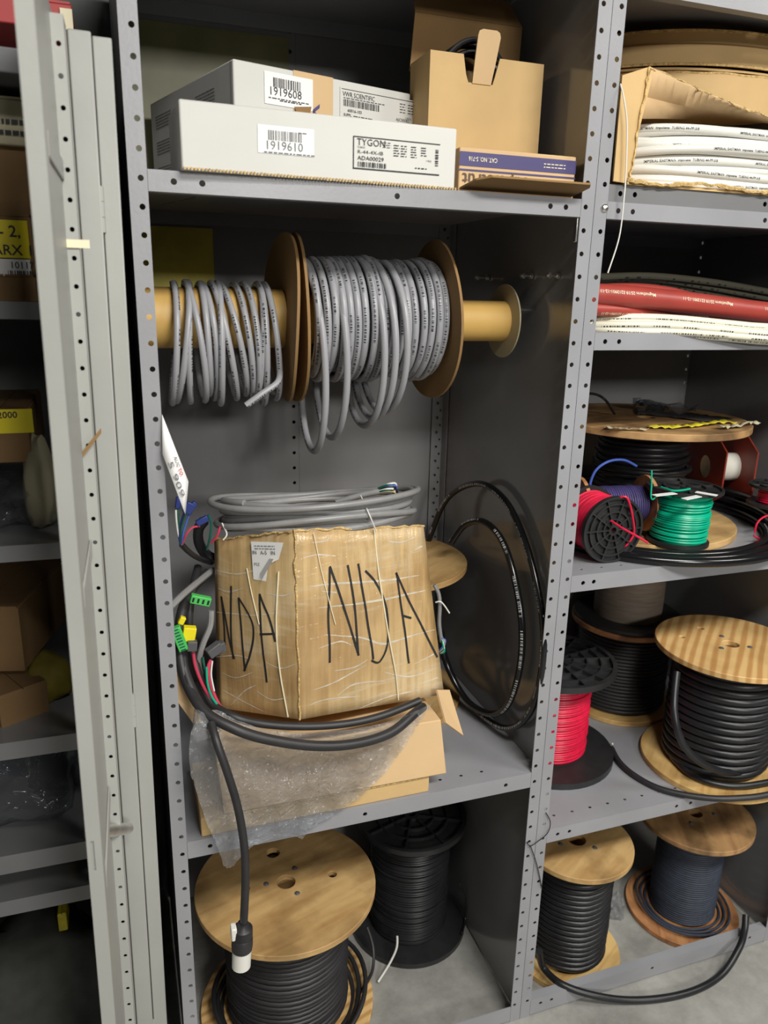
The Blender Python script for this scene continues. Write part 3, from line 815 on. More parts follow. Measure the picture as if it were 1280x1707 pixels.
write(q, F, '60016-103', x0 + .012, y1 - .035, .0068, .012, c=.0014)
write(q, F, 'AJC00082', x1 - .046, y1 - .036, .0072, .0, c=.0014)
write(q, F, 'SUPPL', x0 + .004, y1 - .042, .0060, .012, c=.0014)
lines(q, F, x0 + .024, y1 - .041, .04, 3, .0035, .0012, 15, c=.0014); barcode(q, F, x1 - .062, y1 - .05, .04, .0085, 16, c=.0014)
for k, dx in enumerate((.032, .014)): lines(q, F, x1 - dx - .006, y1 - .008, .012, 4, .0045, .0013, 40 + k, c=.0014)
write(q, F, '1 ROLL', x1 - .026, y1 - .031, .0045, c=.0014)
obj('label_print', q, 'ink', t, world=True, smooth=False)
q = MB()
for r_ in range(4):
    for cc in range(3):
        lines(q, Lf, .03 + cc * .105, Lf.h - .03 - r_ * .046, .085, 5, .0052, .0022, 50 + r_ * 3 + cc, c=.0006)
obj('side_print', q, 'inkg', t, world=True, smooth=False, kind='stuff')
q = MB(); Lf.quad(q, .390, 0, .3915, Lf.h, c=.0006); obj('flap_seam', q, 'inkg', t, world=True, smooth=False)

# open upright kraft box with a coil of black cable in it
kx0, kx1, ky, kh, kd = .4925, .7125, .150, 2.053 - 1.8152, .095
t = thing('kraft_box', 'upright tan cardboard box standing open with a slotted tab on the top shelf', 'box', ((kx0 + kx1) / 2, ky, 1.8152))
bx = (kx1 - kx0) / 2
no = [(-bx, 0), (bx, 0), (bx, kh), (.022, kh), (.014, kh - .03), (.010, kh - .043), (-.037, kh - .043), (-.042, kh - .03), (-.048, kh), (-bx, kh)]
obj('front_wall', MB().plate(no, [], .004, lambda a, b, c: (a, c, b)), 'kraft', t, smooth=False)
obj('back_wall', MB().box2((-bx, kd - .004, 0), (bx, kd, kh)), 'kraft', t, smooth=False)
obj('side_wall', MB().box2((-bx, .0042, 0), (-bx + .004, kd - .0042, kh)), 'kraft', t, smooth=False)
obj('side_wall', MB().box2((bx - .004, .0042, 0), (bx, kd - .0042, kh)), 'kraft', t, smooth=False)
obj('bottom', MB().box2((-bx + .004, .0042, 0), (bx - .004, kd - .0042, .004)), 'kraft', t, smooth=False)
lid = MB(); e1 = kd + .004
lid.hexa([(-bx, e1, kh - .01), (bx, e1, kh - .01), (bx, e1 + .003, kh - .01), (-bx, e1 + .003, kh - .01), (-bx + .012, e1 + .012, 2.142 - 1.8152), (bx + .010, e1 + .012, 2.142 - 1.8152), (bx + .010, e1 + .015, 2.142 - 1.8152), (-bx + .012, e1 + .015, 2.142 - 1.8152)])
lo = obj('lid', lid, 'kraftd', t, smooth=False)
lid = MB(); z1 = 2.1425 - 1.8152
lid.hexa([(-bx + .012, e1 + .012, z1), (bx + .010, e1 + .012, z1), (bx + .010, e1 + .015, z1), (-bx + .012, e1 + .015, z1), (-bx + .02, e1 + .045, z1 + .05), (bx - .004, e1 + .045, z1 + .05), (bx - .004, e1 + .048, z1 + .05), (-bx + .02, e1 + .048, z1 + .05)])
obj('tuck_flap', lid, 'kraftd', lo, smooth=False)
tb = [(-.030, kh - .044), (.006, kh - .044), (.012, kh - .01), (.018, kh + .03), (.016, kh + .037), (.010, kh + .040), (-.016, kh + .040), (-.023, kh + .037), (-.025, kh + .03), (-.028, kh - .01)]
obj('locking_tab', MB().plate(tb, [], .003, lambda a, b, c: (a, -.002 + c - max(0, b - kh + .044) * .06, b)), 'kraft2', t, smooth=False)
cc = V(((kx0 + kx1) / 2 - .01, ky + .050, 1.8152 + .02))
cl = MB(); rr = random.Random(3)
pts = []
for k in range(7):
    for i in range(48):
        a_ = 2 * PI * i / 48; f_ = k + i / 48; R_ = .078 + .006 * math.sin(f_ * 2.1); 
        pts.append(cc + V((R_ * math.cos(a_), -.022 + .0072 * f_ + .003 * math.sin(3 * a_ + k), .125 + R_ * math.sin(a_) * 1.55)))
o = obj('cable_coil', cl.tube(pts, .0045, 8), 'black', smooth=True); tag(o, 'coil of shiny black cable inside the open upright tan box', 'cable')

# small printed carton, lying upside down
sx0, sx1 = .4985, .7160
t = thing('strut_carton', 'low tan carton with a purple band and upside-down lettering', 'box', (sx0, .022, 1.8152))
sw, sd, sh = sx1 - sx0, .115, .068
obj('body', MB().box2((0, 0, 0), (sw, sd, sh)), 'kraft2', t, bevel=.002)
m_ = wm(t); F = Face(m_ @ V((0, 0, 0)), m_ @ V((sw, 0, 0)), m_ @ V((0, 0, sh)))
q = MB(); F.quad(q, .0, .040, sw, .0615, c=.0006); F.quad(q, 0, .0325, sw, .0355, c=.0006); obj('purple_band', q, 'purple', t, world=True, smooth=False)
q = MB(); write(q, F, 'CAT. NO. S-716', .068, .0545, .0095, .01, width=.052, flip=True, c=.0012); lines(q, F, .155, .052, .042, 2, .005, .0014, 3, c=.0012); obj('band_print', q, 'cream', t, world=True, smooth=False)
q = MB(); write(q, F, 'Superstrut', .128, .029, .026, .012, width=.122, flip=True, c=.0012); obj('lettering', q, 'printbrown', t, world=True, smooth=False)
fl = [(.002, 0), (sw - .004, 0), (sw - .001, -.030), (sw + .000, -.048), (sw - .008, -.062), (.03, -.062), (.010, -.045)]
obj('open_flap', MB().plate(fl, [], .003, lambda a, b, c: (a, b - .001, .004 + c - b * .20)), 'kraftd', t, smooth=False)  # darker board than the body: shade of the underside put into the colour

# ------------------------------------------------------------------ left bay, cable reels on a rod
RY, RZ = .235, 1.602
o = obj('steel_rod', MB().tube([(-.0120, RY, RZ + .020), (.7400, RY, RZ + .020)], .011, 14), 'steel'); tag(o, 'steel rod carrying the three cardboard reels', 'rod')
RX = Matrix.Rotation(PI / 2, 4, 'Y')
def disc(r, t_, hole, seed=0, wob=.0):
    n_ = 56; mb = MB(); rnd = random.Random(seed)
    return mb.lathe([(hole, 0), (r, 0), (r, t_), (hole, t_)], n_, wob=(lambda a, rr: wob * math.sin(2 * a + seed) * rr / r) if wob else None)
def reel_part(name, mb, mt, parent, x, **k):
    mb.xf(Matrix.Translation((x, RY, RZ)) @ RX)
    return obj(name, mb, mt, parent, world=True, **k)
ra = thing('cardboard_reel', 'cardboard reel by the left post with loose drooping grey cable', 'reel', (.12, RY, RZ), group='cardboard reels on the rod')
reel_part('core_tube', MB().lathe([(.049, 0), (.053, 0), (.053, .245), (.049, .245)], 40), 'tube', ra, .001)
reel_part('flange', disc(.153, .005, .05, 1, .007), 'kraftd', ra, .2465)
# loose coils hanging on the tube
pts = []; NT = 14; rnd = random.Random(5)
ofs = [(rnd.uniform(-.009, .009), rnd.uniform(-.014, .014), rnd.uniform(-1, 1)) for _ in range(NT + 2)]
for i in range(NT * 40 + 1):
    k = i // 40; f_ = (i % 40) / 40
    lp = lambda j: ofs[k][j] * (1 - f_) + ofs[k + 1][j] * f_
    a_ = 2 * PI * i / 40
    big = .103 + lp(1) * .5
    zc = RZ + .0605 - big + lp(1) * .1
    x_ = .040 + (.225 - .040) * (i / (NT * 40)) ** .92 + lp(0) + .018 * lp(2) * math.cos(a_)
    pts.append((x_, RY - (.083 + lp(1) * .4) * math.sin(a_), zc + big * math.cos(a_)))
for e_, k_ in ((0, 0), (-1, len(pts))):
    q = pts[e_]; pts.insert(k_, (q[0], q[1] + (.02 if e_ else -.02), RZ + .046))
lead = [at(410, 676, y=.115), at(436, 657, y=.115), at(463, 637, y=.125)]
obj('loose_cable', MB().tube(pts, .0058, 10), 'grey_cable', ra, world=True)
obj('cable_end', MB().tube(spl([lead[0], lead[1], lead[2], lead[2] + V((.012, .04, .02))], 6), .0058, 10), 'grey_cable', ra, world=True)
pts = []
for i in range(60):
    a_ = 2 * PI * i / 40; pts.append((.026 + .02 * i / 60 + .016 * math.cos(a_), RY - .082 * math.sin(a_ + .6), RZ - .055 + .102 * math.cos(a_ + .6)))

rb = thing('cardboard_reel', 'full cardboard reel of grey cable in the middle of the rod', 'reel', (.40, RY, RZ), group='cardboard reels on the rod')
reel_part('core_tube', MB().lathe([(.040, 0), (.045, 0), (.045, .28), (.040, .28)], 32), 'tube', rb, .2645)
reel_part('flange', disc(.153, .005, .042, 2, .005), 'kraftd', rb, .2640)
reel_part('flange', disc(.152, .005, .042, 3, .004), 'kraftd', rb, .545)
wpts = wind(.108, .008, .272, .0068, jit=.006, zj=.003, seed=4, seg=44, tilt=.006)
w1 = MB().tube(wpts, .0068, 10); w1.xf(Matrix.Translation((.2700, RY, RZ)) @ RX)
obj('wound_cable', w1, 'grey_cable', rb, world=True)
w2 = MB().tube(wind(.093, .006, .274, .0068, seed=8, seg=40), .0068, 8); w2.xf(Matrix.Translation((.2700, RY, RZ)) @ RX)
obj('inner_winding', w2, 'grey_cable', rb, world=True)
# slack loops that droop below the reel
for k, (x0, x1, low, sp_) in enumerate(((.272, .338, .252, .0), (.315, .365, .226, .01), (.385, .43, .205, .02), (.405, .445, .190, .02), (.425, .465, .178, .02))):
    P = []
    for i in range(49):
        a_ = 2 * PI * i / 48
        P.append((x0 + (x1 - x0) * i / 48 + .012 * math.sin(a_), RY - (.112 + .006 * k % 2) * math.sin(a_), RZ + (.116 - low) / 2 + (.116 + low) / 2 * math.cos(a_) - .030 * max(0, 1 - min(i, 48 - i) / 4) ** 2))
    obj('slack_loop', MB().tube(P, .0068, 10), 'grey_cable', rb, world=True)

rc = thing('cardboard_reel', 'bare cardboard reel with a pale end disc beside the side panel', 'reel', (.64, RY, RZ), group='cardboard reels on the rod')
reel_part('core_tube', MB().lathe([(.036, 0), (.040, 0), (.040, .150), (.036, .150)], 40), 'tube', rc, .556)
reel_part('flange', disc(.073, .003, .037, 4), 'greyp', rc, .7060)
reel_part('flange', disc(.105, .004, .037, 5, .002), 'kraftd', rc, .5520)

# inventory tag on the left post
tg = thing('paper_tag', 'white paper tag with handwritten number hanging at the left post', 'tag', at(290, 770, y=-.012))
c_ = [at(270, 690, y=-.005), at(271, 757, y=-.016), at(309, 858, y=-.030), at(314, 803, y=-.022)]
mb = MB(); vs = []; n_ = 10
for i in range(n_ + 1):
    f_ = i / n_
    L_ = c_[0].lerp(c_[1], .0).lerp(c_[3], f_); Rr = c_[1].lerp(c_[2], f_)
    bend = V((0, -.004 * math.sin(PI * f_), 0))
    vs += [L_ + bend, Rr + bend]
mb.add(vs, [(2 * i, 2 * i + 1, 2 * i + 3, 2 * i + 2) for i in range(n_)])
obj('card', mb, 'paper', tg, world=True, solid=.0004)
Ft = Face(c_[1] + V((0, -.006, 0)), c_[2] + V((0, -.006, 0)), c_[3] + V((0, -.006, 0)))
fh = Ft.h
q = MB(); write(q, Ft, '5 909', .012, fh * .14, fh * .5, .0, width=.058, c=.001); write(q, Ft, 'AUC', .008, fh * .64, fh * .3, .01, width=.017, c=.001); obj('lettering', q, 'inkg', tg, world=True, smooth=False)
q = MB(); write(q, Ft, 'TO', .027, fh * .64, fh * .3, .02, width=.012, c=.001); obj('red_lettering', q, 'inkr', tg, world=True, smooth=False)
# ------------------------------------------------------------------ left bay, lower shelf: boxes
S2 = .6832
t = thing('flat_carton', 'flat brown carton lying lowest under the NDA box', 'box', (.26, .09, S2))
obj('body', MB().box2((.036, .006, S2), (.487, .185, S2 + .040)), 'kraft', t, world=True, bevel=.002)
q = MB(); q.box2((.05, .003, S2 + .036), (.47, .0055, S2 + .040)); obj('frayed_edge', q, 'torn', t, world=True, smooth=False)
t = thing('tan_carton', 'tan carton with an open side flap between the flat carton and the NDA box', 'box', (.30, .09, S2 + .0405))
Z0, Z1 = S2 + .0405, .836
obj('body', MB().hexa([(.078, .004, Z0), (.521, -.002, Z0), (.520, .185, Z0), (.085, .187, Z0), (.070, .022, Z1), (.512, .018, Z1), (.512, .185, Z1), (.08, .187, Z1)]), 'kraft2', t, world=True, bevel=.002)
# side flap hanging open at the right
p4 = [at(727, 1150, y=.06), at(748, 1150, y=.075), at(771, 1226, y=.045), at(742, 1205, y=.03)]
obj('side_flap', MB().add(p4, [(0, 1, 2, 3)]), 'kraft2', t, world=True, smooth=False, solid=.004)
p4 = [at(292, 1115, y=.05), at(300, 1125, y=.05), at(352, 1205, y=.03), at(322, 1205, y=.035), at(290, 1160, y=.05)]
obj('side_flap', MB().add(p4, [(0, 1, 2, 3, 4)]), 'kraft2', t, world=True, smooth=False, solid=.004)

# the NDA box, wrapped in film, sitting tilted on the cable
Ab, At = V((.228, .030, .880)), V((.221, .030, 1.252))
Bb, Bt = at(740, 1157, y=.085), at(706, 877, y=.10)
Lb, Lt = V((.091, .170, .850)), V((.099, .170, 1.202))
Rb, Rt = Lb + (Bb - Ab), Lt + (Bt - At)
Rb.z = .835
nb = thing('wrapped_carton', 'large brown carton in clear film with NDA written on two sides', 'box', (.3, .12, .84))
def bil(c, i, j): return c[0].lerp(c[1], i).lerp(c[3].lerp(c[2], i), j)
mb = MB()
G = 14
def gridface(c, amp, n, seed):
    vs = []
    for j in range(G + 1):
        for i in range(G + 1):
            p_ = bil(c, i / G, j / G)
            e = math.sin(PI * i / G) * math.sin(PI * j / G)
            d = noise.noise(p_ * 14 + V((seed, 0, 0))) * amp
            vs.append(p_ + n * (e * (.006 + d)))
    mb.add(vs, [(j * (G + 1) + i, j * (G + 1) + i + 1, (j + 1) * (G + 1) + i + 1, (j + 1) * (G + 1) + i) for j in range(G) for i in range(G)])
nF = (Bb - Ab).cross(At - Ab).normalized(); nL = (Ab - Lb).cross(Lt - Lb).normalized()
gridface([Ab, Bb, Bt, At], .010, nF, 1); gridface([Lb, Ab, At, Lt], .010, nL, 2)
gridface([Bb, Rb, Rt, Bt], .004, -nL, 3); gridface([Rb, Lb, Lt, Rt], .004, -nF, 4); gridface([At, Bt, Rt, Lt], .003, V((0, 0, -1)), 5); gridface([Ab, Lb, Rb, Bb], .0, V((0, 0, -1)), 6)
body = obj('body', mb, 'wrapped', nb, world=True, angle=50)
bm = bmesh.new(); bm.from_mesh(body.data); bmesh.ops.remove_doubles(bm, verts=bm.verts, dist=.0006); bmesh.ops.recalc_face_normals(bm, faces=bm.faces); bm.to_mesh(body.data); bm.free()
from mathutils.bvhtree import BVHTree
BV = BVHTree.FromPolygons([V(q) for q in mb.v], mb.f)
off = .0
FF = Face(Ab + nF * off, Bb + nF * off, At + nF * off); FL = Face(Lb + nL * off, Ab + nL * off, Lt + nL * off)
def onbox(p_, n_, c):
    h = BV.ray_cast(p_ + n_ * .05, -n_)
    return (h[0] if h[0] is not None else p_) + n_ * c
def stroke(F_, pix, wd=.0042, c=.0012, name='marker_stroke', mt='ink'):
    r_ = ribbon(F_, pix, wd, 0, taper=(mt == 'crease_glint')); r_.v = [tuple(onbox(V(q), F_.n, c)) for q in r_.v]
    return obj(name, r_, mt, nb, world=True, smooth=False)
for pix in ([(550, 946), (547, 1020), (549, 1104)], [(550, 944), (575, 1020), (597, 1092)], [(580, 942), (590, 1010), (596, 1089)],
            [(598, 940), (608, 1010), (621, 1098)], [(610, 952), (630, 975), (644, 1015), (645, 1070), (632, 1102), (618, 1100)],
            [(665, 957), (672, 1020), (682, 1106)], [(664, 957), (693, 1020), (731, 1097)], [(672, 1027), (688, 1032)]):
    stroke(FF, pix)
for pix in ([(371, 993), (376, 1040), (378, 1075)], [(371, 993), (385, 1060), (395, 1096)], [(389, 975), (388, 1040), (393, 1096)],
            [(402, 994), (408, 1060), (413, 1115)], [(402, 994), (424, 1025), (429, 1050), (422, 1088), (411, 1116)],
            [(440, 986), (443, 1060), (447, 1136)], [(440, 986), (456, 1030), (465, 1066)], [(440, 1053), (464, 1053)]):
    stroke(FL, pix)
# shipping label and its loose corner
q = MB(); q.add([FL.p(*FL.px(*p_), .0105) for p_ in ((424, 900), (428, 963), (449, 966), (453, 938), (470, 930), (478, 902))], [(0, 1, 2, 3, 4, 5)]); lb = obj('shipping_label', q, 'paper', nb, world=True, smooth=False)
q = MB(); lines(q, FL, *FL.px(430, 908), .045, 2, .005, .0016, 3, c=.0115)
a0 = FL.px(427, 921); write(q, FL, 'IN   A-5   IN', a0[0], a0[1], .010, .01, width=.05, c=.0115)
a0 = FL.px(430, 940); write(q, FL, 'PSZ', a0[0], a0[1], .008, 0, c=.0115); obj('label_print', q, 'inkg', nb, world=True, smooth=False)
q = MB(); q.add([FL.p(*FL.px(440, 952), .0115), FL.p(*FL.px(447, 962), .022), FL.p(*FL.px(468, 926), .022), FL.p(*FL.px(455, 928), .0115)], [(0, 1, 2, 3)]); obj('peeled_corner', q, 'paper', lb, world=True, smooth=False)
# packing strings, and pale ribbons that paint the shine on film creases
def on(F_, u, v, c): return onbox(F_.p(*F_.px(u, v), 0), F_.n, c)
def string(name, F_, pix, r, mt, c=.002):
    return obj(name, MB().tube(spl([on(F_, u, v, c) for u, v in pix], 6), r, 6), mt, nb, world=True)
string('packing_string', FF, [(628, 885), (634, 960), (645, 1050), (658, 1120), (663, 1166)], .0016, 'cream')
string('packing_string', FF, [(523, 890), (535, 950), (547, 1000), (558, 1040)], .0010, 'cream')
string('packing_string', FL, [(470, 950), (466, 1040), (470, 1120), (481, 1194)], .0016, 'cream')
string('packing_string', FL, [(416, 945), (428, 990), (440, 1036)], .0010, 'cream')
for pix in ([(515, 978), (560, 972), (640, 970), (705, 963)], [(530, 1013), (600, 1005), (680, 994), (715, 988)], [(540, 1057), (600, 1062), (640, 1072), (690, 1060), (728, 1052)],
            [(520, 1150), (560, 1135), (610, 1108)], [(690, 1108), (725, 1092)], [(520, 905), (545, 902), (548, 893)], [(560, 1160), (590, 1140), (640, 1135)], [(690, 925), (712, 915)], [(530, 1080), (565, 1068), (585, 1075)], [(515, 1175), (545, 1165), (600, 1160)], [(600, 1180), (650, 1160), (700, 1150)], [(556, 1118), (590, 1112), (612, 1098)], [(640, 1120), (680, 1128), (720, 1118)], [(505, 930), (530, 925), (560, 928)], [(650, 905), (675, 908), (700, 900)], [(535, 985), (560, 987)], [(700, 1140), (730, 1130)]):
    stroke(FF, pix, .0050 if len(pix) > 3 else .0034, .0009, 'crease_highlight', 'crease_glint')
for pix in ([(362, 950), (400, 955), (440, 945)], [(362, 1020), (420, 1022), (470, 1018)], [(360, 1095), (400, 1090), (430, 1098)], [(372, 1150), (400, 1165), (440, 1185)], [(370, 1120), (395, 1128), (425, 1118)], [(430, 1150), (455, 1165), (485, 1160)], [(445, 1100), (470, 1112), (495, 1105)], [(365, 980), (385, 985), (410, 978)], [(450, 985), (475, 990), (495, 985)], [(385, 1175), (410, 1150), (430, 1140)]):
    stroke(FL, pix, .0030, .0009, 'crease_highlight', 'crease_glint')
# torn ridge along the top edges
for c0, c1 in ((Lt, At), (At, Bt), (Ab, At)):
    P = [c0.lerp(c1, i / 24) + V((random.uniform(-.002, .002), random.uniform(-.002, .001), random.uniform(-.001, .003))) for i in range(25)]
    obj('worn_edge', MB().tube(P, lambda i: .0019 + .0006 * math.sin(i * 1.7), 6), 'torn', nb, world=True)

# grey cable coil on the box
gc = thing('cable_coil', 'flat coil of grey multicore cable lying on the NDA box', 'cable', (.30, .18, 1.22))
rnd = random.Random(12); pts = []
NTC = 8
prm = [(rnd.uniform(-.020, .016), rnd.uniform(-.016, .014), rnd.uniform(-.012, .012), rnd.uniform(0, 6.28)) for _ in range(NTC + 2)]
cx, cy = .305, .185
for i in range(NTC * 56 + 1):
    k = i // 56; f_ = (i % 56) / 56; a_ = 2 * PI * i / 56 - 2.6
    lp = lambda j: prm[k][j] * (1 - f_) + prm[k + 1][j] * f_
    x_ = cx + (.196 + lp(0)) * math.cos(a_); y_ = cy + (.128 + lp(0) * .7) * math.sin(a_)
    zt = 1.236 - (y_ - .05) * .17
    z_ = zt + .008 + .0060 * (i / 56) + lp(1) * .4 + .010 * math.sin(a_ * 2 + lp(3)) * .6
    pts.append((x_, y_, z_))
obj('coiled_cable', MB().tube(pts, .0062, 10), 'grey_plain', gc, world=True)
e0 = [at(560, 838, y=.18), at(600, 826, y=.17), at(632, 819, y=.16)]
obj('cable_end', MB().tube(spl(e0, 8), .0066, 10), 'grey_plain', gc, world=True)
for k, (mt, du, dv) in enumerate((('dgreen', 0, -7), ('black', 6, -3), ('white_wire', 2, 1), ('kraft', 5, 6), ('blue', 9, -5), ('dgreen', -3, 4), ('black', 12, 2), ('white_wire', 8, -9))):
    s_ = at(630 + du * .3, 818 + dv * .5, y=.16); e = at(656 + du * .4, 815 + dv, y=.15)
    obj('wire_core', MB().tube(spl([s_, s_.lerp(e, .5) + V((0, -.004, .004)), e, e + V((.002, .004, -.012))], 5), .0022, 6), mt, gc, world=True)
o = obj('cord', MB().tube(spl([at(601, 826, y=.11), at(612, 850, y=.06), at(619, 866, y=.052), at(627, 886, y=.06)], 6), .0013, 6), 'white_wire'); tag(o, 'thin white cord hanging over the grey cable coil', 'cord')

# ------------------------------------------------------------------ wiring bundle at the left of the NDA box
def cable(name, pix, r, mt, parent, n=8, nn=8):
    return obj(name, MB().tube(spl([at(u, v, y=y) for u, v, y in pix], n), r, nn), mt, parent, world=True)
wh = thing('wiring_harness', 'black harness with green, yellow and grey connectors left of the NDA box', 'harness', (.06, .06, .80))
cable('thick_cable', [(345, 955, .20), (318, 985, .14), (301, 1030, .09), (300, 1090, .06), (312, 1140, .03), (340, 1185, -.02), (385, 1212, -.05), (440, 1231, -.058), (520, 1243, -.058), (590, 1240, -.054), (650, 1222, -.04), (690, 1190, -.015), (705, 1178, .005)], .0092, 'black_soft', wh, 8, 12)
cable('thick_cable', [(330, 945, .19), (318, 1000, .12), (316, 1060, .10), (330, 1120, .07), (352, 1170, .05), (390, 1195, .012), (440, 1207, .008), (510, 1211, .006), (580, 1206, .004), (640, 1192, .006), (700, 1168, .016)], .0075, 'black_soft', wh, 8, 12)
cable('thick_cable', [(303, 1070, .07), (306, 1110, .05), (320, 1150, .02), (338, 1185, -.005), (352, 1210, -.03)], .0085, 'black_soft', wh, 8, 12)
cable('grey_cable', [(355, 950, .20), (330, 970, .15), (303, 993, .09), (284, 1012, .06)], .0062, 'grey_plain', wh)
cable('grey_cable', [(352, 1018, .09), (350, 1045, .085), (338, 1075, .08), (331, 1105, .08), (334, 1125, .09)], .0055, 'grey_plain', wh)
cable('red_wire', [(322, 1088, .05), (326, 1112, .05), (338, 1142, .05), (352, 1166, .05)], .0028, 'pink', wh)
cable('red_wire', [(352, 1100, .06), (347, 1115, .055), (352, 1145, .05), (365, 1175, .045), (382, 1195, .04)], .0034, 'pink', wh)
cable('white_wire', [(354, 1102, .055), (352, 1125, .05), (357, 1152, .045)], .0016, 'white_wire', wh)
cable('green_wire', [(344, 1112, .05), (346, 1140, .045), (355, 1165, .04), (374, 1188, .04)], .0020, 'green', wh)
cable('green_wire', [(338, 1095, .07), (342, 1120, .06), (350, 1150, .05)], .0022, 'dgreen', wh)
def block(name, c, d, rot, mt, parent, ribs=0, rib_mt=None, rib_ax=0):
    R_ = Euler(rot).to_matrix()
    o_ = obj(name, MB().box(c, d, R_), mt, parent, world=True, bevel=.0015)
    for k in range(ribs):
        off_ = V((0, 0, 0)); off_[rib_ax] = (k - (ribs - 1) / 2) * d[rib_ax] / ribs
        off_[1] = -d[1] / 2
        dd = [d[0] * .5, .0016, d[2] * .5]; dd[rib_ax] = d[rib_ax] / ribs * .4
        obj('terminal_slot', MB().box(V(c) + R_ @ off_, dd, R_), rib_mt or 'black_hole', o_, world=True, smooth=False)
    return o_
block('green_connector', at(334, 1000, y=.09), (.036, .014, .016), (0, .32, 0), 'lime', wh, 4)
block('green_connector', at(299, 1064, y=.045), (.017, .014, .046), (0, -.28, 0), 'lime', wh, 8, 'dgreen', 2)
block('yellow_connector', at(315, 1056, y=.055), (.022, .016, .026), (0, .2, 0), 'yellow', wh)
block('yellow_clip', at(303, 1034, y=.06), (.010, .010, .014), (0, .5, 0), 'yellow', wh)
block('yellow_clip', at(306, 1072, y=.057), (.012, .010, .024), (0, -.3, 0), 'yellow', wh)
block('grey_connector', at(320, 1076, y=.045), (.017, .014, .018), (0, .1, 0), 'grey_plug', wh)
block('grey_connector', at(357, 1083, y=.07), (.028, .016, .018), (0, -.45, .3), 'grey_plug', wh)
block('grey_boot', at(365, 1080, y=.085), (.022, .016, .020), (0, -.2, .3), 'grey_plug', wh)
# bundle of colour-coded leads with blue crimps
lw = thing('wire_leads', 'stripped lead with blue crimp terminals beside the paper tag', 'wires', at(340, 935, y=.16))
cable('jacket', [(352, 938, .20), (330, 930, .15), (315, 920, .11), (303, 908, .09)], .0052, 'black', lw)
for mt, pix in (('white_wire', [(303, 908, .09), (297, 890, .085), (294, 868, .08), (293, 850, .08)]), ('dgreen', [(302, 908, .09), (299, 885, .085), (297, 860, .08), (297, 846, .08)]),
                ('blue', [(304, 908, .09), (305, 890, .08), (311, 870, .075), (316, 855, .07)]), ('dgreen', [(302, 908, .09), (302, 885, .08), (306, 868, .075), (310, 856, .07)]),
                ('pink', [(304, 908, .09), (310, 892, .08), (320, 880, .08), (333, 877, .085)]), ('navyblue', [(301, 908, .09), (299, 895, .085), (302, 870, .08), (308, 852, .07)])):
    cable('lead', pix, .0018, mt, lw, 6, 6)
block('crimp', at(297, 838, y=.08), (.009, .009, .020), (0, .2, 0), 'navyblue', lw)
block('crimp', at(315, 847, y=.07), (.016, .009, .020), (0, .55, 0), 'navyblue', lw)
block('crimp', at(322, 842, y=.072), (.010, .009, .012), (0, .9, 0), 'navyblue', lw)
block('crimp', at(337, 868, y=.085), (.022, .009, .011), (0, -.45, 0), 'navyblue', lw)
# black lead at the coil's left end
bl = thing('black_lead', 'black lead with red and green cores at the left end of the grey coil', 'cable', at(345, 930, y=.2))
cable('jacket', [(368, 935, .2), (345, 925, .2), (332, 905, .19), (331, 882, .18), (340, 868, .17)], .010, 'black', bl)
cable('green_wire', [(345, 916, .16), (350, 895, .15), (352, 872, .15), (347, 858, .15)], .0022, 'dgreen', bl)
cable('red_wire', [(352, 905, .15), (362, 893, .14), (367, 878, .14)], .0022, 'pink', bl)
cable('white_wire', [(372, 900, .13), (378, 890, .13), (370, 872, .14)], .0016, 'white_wire', bl)

# cable with the white and black plug hanging down
pc = thing('plug_cable', 'black cable hanging over the shelf edge with a white and black plug', 'plug', at(404, 1575, y=-.09))
cable('cable', [(352, 1205, -.045), (362, 1240, -.075), (378, 1285, -.088), (396, 1345, -.092), (407, 1410, -.092), (409, 1470, -.092), (406, 1540, -.092)], .0072, 'black_soft', pc, 8, 12)
ptop, pbot = at(405, 1538, y=-.092), at(402, 1612, y=-.094)
ax = (ptop - pbot); hl = ax.length
mq = Matrix.Translation(pbot) @ ax.to_track_quat('Z', 'Y').to_matrix().to_4x4()
obj('plug_face', MB().lathe([(0, 0), (.014, 0), (.0168, .003), (.0170, hl * .42), (0, hl * .42)], 24, closed=False).xf(mq), 'white_wire', pc, world=True)
obj('plug_body', MB().lathe([(0, hl * .42), (.0185, hl * .42), (.0192, hl * .5), (.0188, hl * .66), (.0172, hl * .69), (.0184, hl * .72), (.0176, hl * .88), (.0110, hl * .94), (.0095, hl), (0, hl)], 24, closed=False).xf(mq), 'black_soft', pc, world=True)
sd = V((-1, 0, 0))
obj('strain_clamp', MB().box(pbot + ax * .86 + V((-.0165, -.002, 0)), (.010, .018, .026)), 'white_wire', pc, world=True, bevel=.002)

